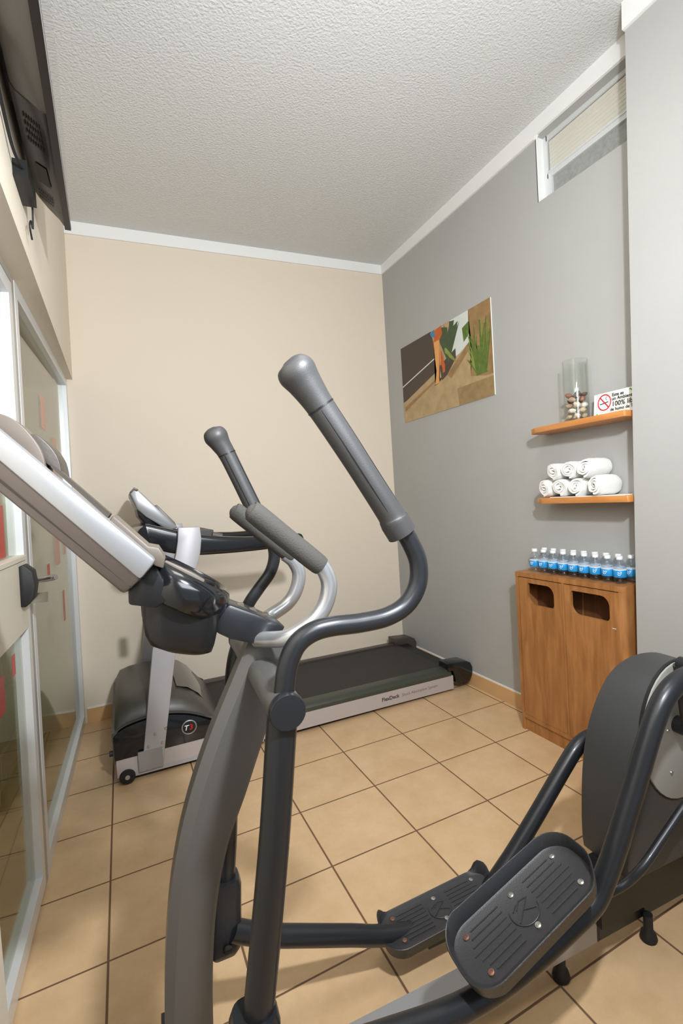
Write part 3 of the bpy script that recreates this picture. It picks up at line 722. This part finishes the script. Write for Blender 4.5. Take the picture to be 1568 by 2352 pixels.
prism('book_ledge', [(-0.553, 1.207), (-0.543, 1.221), (-0.50, 1.172), (-0.486, 1.168), (-0.478, 1.152), (-0.482, 1.136), (-0.494, 1.142), (-0.50, 1.152)], -0.137, -0.06, 'y', M_tan, con, bev=0.003, xf=lambda p: (p[0]-0.003, p[1], p[2]-0.004))
prism('console_hump', spline([(-0.70, 1.36), (-0.685, 1.372), (-0.659, 1.367), (-0.640, 1.352), (-0.624, 1.326), (-0.618, 1.303), (-0.619, 1.280)], 4)+[(-0.66, 1.325)], -0.135, -0.08, 'y', M_tan, con, bev=0.003, xf=lambda p: (p[0]-0.006, p[1], p[2]-0.008))
prism('console_speaker', spline([(-0.646, 1.333), (-0.633, 1.334), (-0.618, 1.318), (-0.609, 1.300), (-0.606, 1.277)], 4)+[(-0.63, 1.30)], -0.128, -0.06, 'y', M_brownblk, con, bev=0.002)
prism('console_face', [(-0.617, 1.288), (-0.613, 1.290), (-0.549, 1.219), (-0.553, 1.213)], -0.14, -0.11, 'y', M_brownblk, con)

# ------------------------------------------------------------------ cabinet
cab = thing('bin_cabinet', 'brown wooden cabinet with two doors with rounded openings, standing in the corner niche', 'cabinet', (1.27, -0.26, 0))
co = Vector((1.27, -0.26, 0)); cxf = lambda p: (p[0]-co.x, p[1]-co.y, p[2])
XC = 1.200; YL, YR = 0.036, -0.565
cab_top = [(XC-0.002, YL), (WX-0.012, YL), (WX-0.012, YR)]+[(XC+0.022-0.024*math.cos(t), YR+0.024-0.024*math.sin(t)) for t in [math.radians(90-90*k/6) for k in range(7)]]
bm = bmesh.new()
prism('', cab_top, 0.783, 0.805, 'z', None, bm=bm)
addbox(bm, XC, WX-0.012, YL-0.018, YL, 0, 0.783)
addbox(bm, WX-0.022, WX-0.012, YR, YL, 0, 0.783)
side = [(WX-0.012, YR), (WX-0.012, YR+0.016), (XC+0.02, YR+0.016), (XC+0.0, YR+0.024)]+[(XC+0.024-0.024*math.cos(t), YR+0.024-0.024*math.sin(t)) for t in [math.radians(90*k/6) for k in range(1, 7)]]
prism('', side, 0, 0.783, 'z', None, bm=bm)
addbox(bm, XC+0.002, WX-0.02, YR+0.02, YL-0.018, 0.072, 0.088)
addbox(bm, XC, XC+0.016, -0.266, -0.254, 0.08, 0.783)
fin(bm, 'cabinet_body', M_wood, cab, xf=cxf)
box('plinth', XC+0.008, XC+0.022, YR+0.02, YL-0.018, 0, 0.071, M_wood, cab, xf=cxf)
box('plinth_rail', XC-0.001, XC+0.012, YR+0.02, YL-0.004, 0.064, 0.080, M_wood, cab, bev=0.002, xf=cxf)
for (ya, yb, ha, hb) in ((-0.254, YL-0.020, -0.207, -0.043), (YR+0.022, -0.266, -0.498, -0.304)):
    hole = rrect(ha, hb, 0.652, 0.756, [0.012, 0.042, 0.020, 0.042], 6)
    # in (y,z): camera sees +y on the left
    d = prism('cabinet_door', [(ya+0.002, 0.084), (yb-0.002, 0.084), (yb-0.002, 0.779), (ya+0.002, 0.779)], XC+0.001, XC+0.014, 'x', M_wood, cab, holes=[hole], xf=cxf)
    box('bin_liner_wall', WX-0.026, WX-0.023, ya, yb, 0.09, 0.78, M_woodD, cab, xf=cxf)
box('door_scratch', XC-0.0003, XC+0.001, -0.525, -0.508, 0.628, 0.630, M_labelW, cab, xf=cxf)

# ------------------------------------------------------------------ shelves
def shelf(z0, z1, yl, label):
    poly = [(WX-0.001, yl+0.012), (1.255, yl+0.012), (1.237, yl+0.004), (1.232, yl-0.012), (1.218, yl-0.03), (1.208, yl-0.055), (1.208, -0.592), (1.215, -0.597), (WX-0.001, -0.597)]
    o = prism('wall_shelf', [(x-1.28, y+0.34) for x, y in poly], 0, z1-z0, 'z', M_shelf, bev=0.002)
    o.location = (1.28, -0.34, z0)
    return tag(o, label, 'shelf')
shelf(1.474, 1.499, -0.085, 'light wooden wall shelf carrying the glass vase, upper of the two')
shelf(1.141, 1.168, -0.105, 'light wooden wall shelf carrying the rolled towels, lower of the two')

# ------------------------------------------------------------------ towels
def towel(r, ln, tail, seed):
    rnd = random.Random(seed); bm = bmesh.new()
    turns = 3.2; N_ = 84; th = 0.0105
    ins, outs = [], []
    for k in range(N_+1):
        t = k/N_; a = -math.pi/2-2*math.pi*turns*(1-t); rr = 0.006+(r-0.006)*t**0.85
        wob = 1+0.05*math.sin(2.3*a+seed)+0.03*math.sin(5*a+seed*2)
        outs.append((rr*wob*math.cos(a), rr*wob*math.sin(a))); q = max(rr-th*0.8, 0.001); ins.append((q*wob*math.cos(a), q*wob*math.sin(a)))
    nx = 9
    for lst_o, lst_i in ((outs, ins),):
        rowsO, rowsI = [], []
        for j in range(nx):
            x = ln*j/(nx-1)
            edge = 1-0.10*(abs(j-(nx-1)/2)/((nx-1)/2))**6
            jit = lambda: rnd.uniform(-0.0007, 0.0007)
            rowsO.append([bm.verts.new((x+0.006*math.sin(k*0.21+seed)*(1 if j == 0 else 0.3), p[0]*edge+jit(), p[1]*edge+jit())) for k, p in enumerate(lst_o)])
            rowsI.append([bm.verts.new((x+0.006*math.sin(k*0.21+seed)*(1 if j == 0 else 0.3), p[0]*edge, p[1]*edge)) for k, p in enumerate(lst_i)])
        n = len(lst_o)
        for j in range(nx-1):
            for k in range(n-1):
                bm.faces.new([rowsO[j][k], rowsO[j][k+1], rowsO[j+1][k+1], rowsO[j+1][k]])
                bm.faces.new([rowsI[j][k], rowsI[j+1][k], rowsI[j+1][k+1], rowsI[j][k+1]])
        for j in (0, nx-1):
            for k in range(n-1): bm.faces.new([rowsO[j][k], rowsI[j][k], rowsI[j][k+1], rowsO[j][k+1]])
        for k in (0, n-1):
            for j in range(nx-1): bm.faces.new([rowsO[j][k], rowsO[j+1][k], rowsI[j+1][k], rowsI[j][k]])
    if tail:
        addbox(bm, 0.004, ln-0.004, -tail, 0.01, -r-0.002, -r+0.006)
    me_o = fin(bm, 'rolled_towel', M_towel, smooth=60)
    return me_o
TW = [(-0.165, 1.213, 'leftmost rolled white towel in the bottom row on the lower shelf', 0.0), (-0.256, 1.213, 'second rolled white towel from the left in the bottom row', 0),
      (-0.345, 1.213, 'third rolled white towel from the left in the bottom row', 0), (-0.443, 1.216, 'large rightmost rolled white towel in the bottom row, end of its roll showing its side', 0.0),
      (-0.222, 1.286, 'leftmost rolled white towel in the top row of the towel pile', 0), (-0.310, 1.288, 'middle rolled white towel in the top row of the towel pile', 0), (-0.398, 1.291, 'rightmost rolled white towel in the top row of the towel pile', 0)]
for i, (y, z, lab, tl) in enumerate(TW):
    big = i in (3, 6)
    r = 0.0435
    t_ = towel(r, 0.128 if not big else 0.132, 0, i*1.7+1)
    t_.location = (1.212 if not big else 1.206, y, z)
    tag(t_, lab, 'towel', 'rolled white towels on the lower shelf')
# towel folded flat under the rolls
fo = bmesh.new(); addbox(fo, 1.214, 1.345, -0.575, -0.20, 1.1682, 1.1708); bevel(fo, 0.001, seg=1)

me_fo = fin(fo, 'flat_towel', M_towel); tag(me_fo, 'white cloth lying flat under the rolled towels on the lower shelf', 'towel')

# ------------------------------------------------------------------ vase with shells
vx, vy, vz = 1.285, -0.310, 1.4995
R_ = 0.053
vase = lathe('glass_vase', [(0.0, 0.0), (R_, 0.0), (R_+0.001, 0.10), (R_, 0.268), (R_-0.0025, 0.268), (R_-0.003, 0.10), (R_-0.003, 0.012), (0.0, 0.012)], M_clear, seg=40, loc=(0, 0, 0))
vase.location = (vx, vy, vz); tag(vase, 'clear glass cylinder vase holding shells, on the upper shelf', 'vase')
cols = [(92, 62, 50), (58, 48, 56), (150, 100, 80), (96, 80, 76), (200, 184, 154), (232, 226, 214), (216, 204, 180), (240, 236, 228), (180, 150, 128)]
mats_sh = [mat('shell_%d' % i, c, 0.45, noise=0.25, scale=60) for i, c in enumerate(cols)]
rn = random.Random(3)
shell_mesh = []
for q in range(4):
    bm = bmesh.new(); bmesh.ops.create_icosphere(bm, subdivisions=3, radius=1)
    for v in bm.verts:
        p = v.co; f = 1+0.12*math.sin(6*math.atan2(p.y, p.x)+q)+0.08*math.sin(5*p.z+q)
        v.co = Vector((p.x*f, p.y*f*0.75, p.z*(0.55+0.1*q)))
    me = bpy.data.meshes.new('shell'); bm.to_mesh(me); bm.free()
    for p in me.polygons: p.use_smooth = True
    me.materials.append(mats_sh[0]); shell_mesh.append(me)
lev = [0.024, 0.048, 0.072, 0.096, 0.118]
cn = {0: 'brown', 1: 'dark purple', 2: 'reddish brown', 3: 'gray brown', 4: 'tan', 5: 'white', 6: 'cream', 7: 'bright white', 8: 'pinkish tan'}
wn_ = ['at the bottom', 'low', 'at half height', 'near the top', 'on top']
nid = 0
for li, h in enumerate(lev):
    for k in range(4):
        a = k*math.pi/2+li*0.8+math.radians(225)-math.pi/2
        me = shell_mesh[(k+li) % 4].copy()
        ci = ([4, 6, 4, 6], [5, 4, 7, 6], [6, 5, 4, 8], [2, 3, 0, 8], [0, 1, 2, 3])[li][k]
        me.materials.clear(); me.materials.append(mats_sh[ci])
        o = bpy.data.objects.new('seashell', me); COL.objects.link(o)
        s = 0.0155
        o.scale = (s, s, s); o.location = (vx+0.031*math.cos(a), vy+0.031*math.sin(a), vz+h-0.0005)
        o.rotation_euler = (rn.uniform(-.4, .4), rn.uniform(-.4, .4), rn.uniform(0, 3))
        tag(o, '%s shell %s of the pile inside the glass vase' % (cn[ci], wn_[li]), 'shell', 'shells piled in the glass vase, %s ones %s' % (cn[ci], wn_[li]))

# ------------------------------------------------------------------ no smoking sign
SG = thing('no_smoking_sign', 'small white no smoking sign with a red circle on the upper shelf', 'sign', (1.283, -0.52, 1.4995))
so = Vector((1.283, -0.52, 1.4995))
# local: width runs to -y, tilted back a little
def sgm(y, z): # y world, z height above shelf
    return frame4((0.0-0.0035+z*0.10, y-so.y, z), (0, -1, 0), (0.10, 0, 1))
SH = 0.098
bm = bmesh.new(); addbox(bm, 0, 0.0025, -0.135, 0.123, 0, SH); bevel(bm, 0.0008, seg=1)
bd_ = fin(bm, 'sign_board', M_sign, SG, xf=lambda p: (p[0]+p[2]*0.10, p[1], p[2]))
def sgtube(nm, pts, r, m):
    q = [(-0.0008+z*0.10, y-so.y, z) for y, z in pts]; return tube(nm, q, r, m, SG, seg=8)
cy_, cz_ = -0.448, 0.058
sgtube('prohibition_ring', [(cy_+0.030*math.cos(t), cz_+0.032*math.sin(t)) for t in [2*math.pi*k/32 for k in range(33)]], 0.0024, M_signR)
sgtube('prohibition_bar', [(cy_+0.021, cz_+0.023), (cy_-0.021, cz_-0.023)], 0.0024, M_signR)
sgtube('cigarette_symbol', [(cy_+0.020, cz_-0.006), (cy_-0.018, cz_+0.000)], 0.0018, M_ink)
sgtube('smoke_symbol', [(cy_-0.012, cz_+0.009), (cy_-0.006, cz_+0.014), (cy_-0.007, cz_+0.020), (cy_-0.013, cz_+0.022)], 0.0009, M_ink)
for s_, y_, z_, sz in (('Este es', -0.485, 0.076, 0.019), ('un Ambiente', -0.485, 0.060, 0.019), ('100% libre', -0.485, 0.035, 0.028), ('de humo de Tabaco', -0.478, 0.017, 0.018)):
    text('sign_lettering', s_, sz, M_ink, SG, sgm(y_, z_), offset=0.0002)
for (y_, z_) in ((-0.401, 0.006), (-0.408, 0.012), (-0.415, 0.004), (-0.425, 0.005), (-0.56, 0.090), (-0.567, 0.086), (-0.573, 0.092)):
    p = [(y_, z_), (y_-0.006, z_+0.005), (y_-0.010, z_-0.001), (y_-0.004, z_-0.003)]
    bm = bmesh.new(); vs = [bm.verts.new((-0.0006+z*0.10, y-so.y, z)) for y, z in p]; bm.faces.new(vs)
    g = bmesh.ops.extrude_face_region(bm, geom=bm.faces[:]); bmesh.ops.translate(bm, verts=[e for e in g['geom'] if isinstance(e, bmesh.types.BMVert)], vec=(-0.0005, 0, 0))
    fin(bm, 'leaf_print', M_leaf, SG)

# ------------------------------------------------------------------ water bottles
def mkbottle():
    t = thing('water_bottle', 'x', 'bottle', (0, 0, 0), 0, 'x')
    lathe('bottle_body', [(0.0, 0.002), (0.018, 0.0), (0.024, 0.004), (0.0255, 0.012), (0.0235, 0.016), (0.0255, 0.021), (0.0255, 0.060), (0.0245, 0.066), (0.0255, 0.070), (0.024, 0.078), (0.016, 0.090), (0.0115, 0.096), (0.0110, 0.100), (0.0, 0.100)], M_pet, t, seg=28)
    c = lathe('bottle_cap', [(0.0, 0.099), (0.0128, 0.099), (0.0128, 0.111), (0.0118, 0.1125), (0.0, 0.1125)], M_cap, t, seg=20)
    l = lathe('bottle_label', [(0.0258, 0.027), (0.0262, 0.0275), (0.0262, 0.0575), (0.0258, 0.058)], M_label, t, seg=28, close=False)
    bm = bmesh.new()
    def onl(a, z, r=0.0268): return (-r*math.cos(a), r*math.sin(a), z)
    for seg_ in ([(0.28, 0.040), (0.12, 0.036), (-0.05, 0.037), (-0.2, 0.043), (-0.26, 0.051)], [(0.30, 0.047), (0.2, 0.050), (0.12, 0.046), (0.2, 0.042), (0.32, 0.043)], [(0.02, 0.047), (0.0, 0.042)], [(-0.12, 0.050), (-0.18, 0.045)]):
        addtube(bm, [onl(a, z) for a, z in seg_], 0.0010, 6)
    fin(bm, 'label_mark', M_labelW, l, smooth=0)
    lathe('label_edge', [(0.0264, 0.0560), (0.0266, 0.0562), (0.0266, 0.0580), (0.0264, 0.0582)], M_labelW, l, seg=28)
    return t
proto = mkbottle()
def copy_tree(o, parent=None):
    c = o.copy(); COL.objects.link(c)
    if parent: c.parent = parent; c.matrix_parent_inverse = o.matrix_parent_inverse.copy()
    for ch in list(o.children): copy_tree(ch, c)
    return c
ordn = ['leftmost', 'second from left', 'third from left', 'fourth from left', 'fifth from left', 'fourth from right', 'third from right', 'second from right', 'rightmost']
first = True
for row in (0, 1):
    for i in range(9):
        b = proto if first else copy_tree(proto)
        first = False
        y = (-0.040 if row == 0 else -0.052)-i*0.0585
        b.location = (1.262+0.055*row, y+random.uniform(-.0015, .0015), 0.8055)
        b.rotation_euler = (0, 0, random.uniform(-0.25, 0.25)+0.35)
        rw = 'front' if row == 0 else 'back'
        b['label'] = '%s small water bottle with blue label, in the %s row on the cabinet' % (ordn[i], rw)
        b['category'] = 'bottle'; b['group'] = 'water bottles in the %s row on the cabinet' % rw

# ------------------------------------------------------------------ picture on the gray wall
PC = thing('wall_picture', 'unframed photo print of a walkway with plants and a walking person, on the gray wall', 'picture', (WX, 0.77, 2.01))
PL, PR, PT, PB = 1.256, 0.283, 2.281, 1.748
def sq(s, t): return (PL+(PR-PL)*s-0.77, PT+(PB-PT)*t-2.01)       # s,t in 0..1 from top left
LAY = [0]
def patch(nm, pts, m, lay, par):
    LAY[0] += 1; lay = lay*3+LAY[0]*0.06
    bm = bmesh.new(); va = [bm.verts.new((-0.0065-lay*0.00005,)+sq(*p)) for p in pts]; f = bm.faces.new(va)
    bmesh.ops.triangulate(bm, faces=[f])
    return fin(bm, nm, m, par, smooth=0)
board = box('print_board', -0.0065, -0.0005, PR-0.77, PL-0.77, PB-2.01, PT-2.01, M_sign, PC)
m_dk = mat('print_dark_brown', (74, 60, 50), 0.5, noise=0.06, scale=20, stretch=(1, 12, 1))
m_st = mat('print_stone', (178, 152, 112), 0.5, noise=0.35, scale=14)
m_st2 = mat('print_stone_low', (150, 124, 84), 0.5, noise=0.4, scale=24)
m_wh = mat('print_white', (214, 220, 214), 0.5)
m_gr = mat('print_grass', (88, 112, 40), 0.5, noise=0.5, scale=40)
m_grl = mat('print_grass_light', (128, 148, 62), 0.5, noise=0.4, scale=40)
m_dg = mat('print_dark_leaves', (62, 80, 48), 0.5, noise=0.4, scale=40)
m_or = mat('print_orange', (196, 92, 40), 0.5, noise=0.2, scale=40)
m_sk = mat('print_skin', (226, 160, 92), 0.5, noise=0.12, scale=40)
m_bl = mat('print_blue', (70, 130, 170), 0.5)
m_wall = mat('print_rock_wall', (150, 118, 76), 0.5, noise=0.5, scale=18)
patch('print_ground', [(0, 0), (1, 0), (1, 1), (0, 1)], m_st, 1, board)
patch('print_door', [(0, 0), (0.40, 0.0), (0.47, 0.42), (0.42, 0.52), (0.04, 0.72), (0, 0.73)], m_dk, 2, board)
patch('print_line', [(0.0, 0.512), (0.0, 0.528), (0.44, 0.345), (0.44, 0.33)], m_wh, 3, board)
patch('print_sky_wall', [(0.62, 0), (0.80, 0), (0.80, 0.34), (0.70, 0.42), (0.58, 0.46)], m_wh, 2, board)
patch('print_planter', [(0.48, 0.46), (0.66, 0.34), (0.66, 0.45), (0.56, 0.60), (0.50, 0.64)], m_dk, 3, board)
for k in range(16):
    s0 = 0.50+0.012*k; patch('print_leaf', [(0.575, 0.46), (0.59, 0.46), (s0+0.01+rn.uniform(0, .05), rn.uniform(0, 0.14)), (s0-0.01, rn.uniform(0, 0.2))], m_dg, 4, board)
for k in range(6):
    patch('print_leaf', [(0.545, 0.28+0.01*k), (0.56, 0.28), (0.60+0.012*k, 0.40+0.015*k), (0.595+0.012*k, 0.42+0.015*k)], m_grl, 5, board)
patch('print_rock', [(0.80, 0), (1, 0), (1, 0.80), (0.80, 0.72), (0.82, 0.4)], m_wall, 3, board)
patch('print_green_window', [(0.735, 0.16), (0.80, 0.12), (0.80, 0.26), (0.745, 0.32)], m_gr, 4, board)
patch('print_steps', [(0.56, 0.60), (0.80, 0.34), (0.80, 0.42), (0.60, 0.66)], m_wall, 4, board)
patch('print_planter_box', [(0.66, 0.80), (1, 0.80), (1, 1), (0.67, 1)], m_st2, 3, board)
patch('print_box_edge', [(0.66, 0.775), (1, 0.775), (1, 0.80), (0.66, 0.80)], m_st, 4, board)
patch('print_shadow', [(0.02, 0.80), (0.42, 0.60), (0.43, 0.62), (0.02, 0.86)], m_wall, 3, board)
patch('print_shadow', [(0.44, 0.62), (0.54, 0.58), (0.46, 0.66), (0.41, 0.67)], m_dk, 4, board)
for k in range(60):
    c = 0.90+rn.uniform(-0.05, 0.05); tx_ = 0.90+rn.uniform(-0.13, 0.10); ty = rn.uniform(0.16, 0.55)
    tx_ = min(tx_, 0.99)
    patch('print_grass_blade', [(c-0.006, 0.74), (c+0.006, 0.74), (tx_+0.003, ty), (tx_-0.003, ty)], m_gr if k % 3 else m_grl, 5+(k % 3), board)
patch('print_skirt', [(0.43, 0.02), (0.52, 0.0), (0.53, 0.10), (0.47, 0.20), (0.44, 0.18)], m_or, 6, board)
patch('print_bag', [(0.39, 0.02), (0.44, 0.0), (0.45, 0.09), (0.41, 0.08)], m_bl, 6, board)
patch('print_leg', [(0.430, 0.15), (0.495, 0.15), (0.50, 0.30), (0.495, 0.42), (0.475, 0.52), (0.47, 0.60), (0.475, 0.655), (0.42, 0.66), (0.435, 0.59), (0.445, 0.50), (0.435, 0.35)], m_sk, 8, board)
patch('print_leg', [(0.42, 0.12), (0.51, 0.30), (0.545, 0.48), (0.54, 0.55), (0.515, 0.56), (0.51, 0.48), (0.485, 0.42), (0.43, 0.25)], m_or, 7, board)

# ------------------------------------------------------------------ television
TV = thing('television', 'black flat television seen from behind and below, high on the left wall', 'television', (-0.66, -0.30, 2.2))
to = Vector((-0.66, -0.30, 2.2))
def tvx(p):   # slight yaw
    x, y, z = p
    return (x-0.014*(y-0.148)/0.87*1.0-to.x, y-to.y, z-to.z)
bez = box('front_bezel', -0.646, -0.628, -0.98, 0.148, 2.200, 2.78, M_tvD, TV, bev=0.004, xf=tvx)
box('screen', -0.6285, -0.6265, -0.955, 0.123, 2.225, 2.755, M_screen, bez, xf=tvx)
box('bezel_strip', -0.6300, -0.6262, -0.98, 0.140, 2.2005, 2.206, M_silverL, bez, bev=0.001, xf=tvx)
# back cover: bottom slopes
prof = [(-0.646, 2.206), (-0.660, 2.210), (-0.706, 2.246), (-0.716, 2.262), (-0.716, 2.70), (-0.69, 2.76), (-0.646, 2.775)]
rows = []
for (y, s) in ((-0.96, 0.6), (-0.93, 1.0), (0.06, 1.0), (0.11, 0.72), (0.136, 0.25)):
    rows.append([(-0.646+(x+0.646)*s, y, z) for x, z in prof])
bc = grid_loft('back_cover', rows, M_tv, TV, closed=True, caps=True, smooth=30, xf=tvx)
prism('cover_step', [(-0.645, 2.2045), (-0.66, 2.2075), (-0.707, 2.2435), (-0.719, 2.262), (-0.719, 2.31), (-0.645, 2.31)], -0.40, 0.05, 'y', M_tvD, bc, bev=0.002, xf=tvx)
def slope_pt(y, f, d=0.0):   # on the sloping underside, f 0..1 across
    x = -0.662-f*0.044; z = 2.2075+(f*0.044)*0.78
    return (x-0.6*d, y, z-0.8*d)
def vents(y0, y1, ny):
    bm = bmesh.new()
    for j in range(ny):
        ya = y0+(y1-y0)*j/ny; yb = ya+(y1-y0)/ny*0.62
        for i in range(7):
            f0 = 0.10+i*0.12; f1 = f0+0.075
            vs = [bm.verts.new(slope_pt(y, f, 0.0012)) for y, f in ((ya, f0), (yb, f0), (yb, f1), (ya, f1))]
            bm.faces.new(vs)
    fin(bm, 'vent', mat('vent_black', (6, 6, 6), 0.8), bc, smooth=0, xf=tvx)
vents(-0.345, -0.225, 4); vents(-0.015, 0.04, 3)
bm = bmesh.new(); vs = [bm.verts.new(slope_pt(y, f, 0.0014)) for y, f in ((-0.16, 0.15), (-0.07, 0.05), (-0.06, 0.75), (-0.15, 0.8))]; bm.faces.new(vs)
fin(bm, 'port_recess', mat('port_black', (4, 4, 4), 0.5), bc, smooth=0, xf=tvx)
boxes('wall_mount', [(-0.735, -0.716, -0.62, -0.22, 2.34, 2.62)], M_black, TV, xf=tvx)
# adapter and wires
AD = box('power_adapter', -0.017, 0.017, -0.075, 0.075, -0.022, 0.022, M_black, bev=0.006)
AD.location = (-0.717, -0.175, 2.150); tag(AD, 'small black power adapter hanging under the television', 'power adapter')
wi = tube('power_cable', [(-0.71, -0.62, 2.28), (-0.722, -0.5, 2.22), (-0.725, -0.38, 2.19), (-0.722, -0.31, 2.16), (-0.715, -0.265, 2.15), (-0.711, -0.252, 2.150)], 0.004, M_rubber, n=6, seg=10)
tag(wi, 'black power cable running behind the television to its adapter', 'cable')
wi = tube('loose_cable', [(-0.711, -0.097, 2.150), (-0.714, -0.075, 2.125), (-0.718, -0.06, 2.085), (-0.72, -0.075, 2.10), (-0.722, -0.095, 2.075), (-0.722, -0.065, 2.05)], 0.0025, M_rubber, n=6, seg=8)
tag(wi, 'thin black cable end dangling below the power adapter', 'cable')
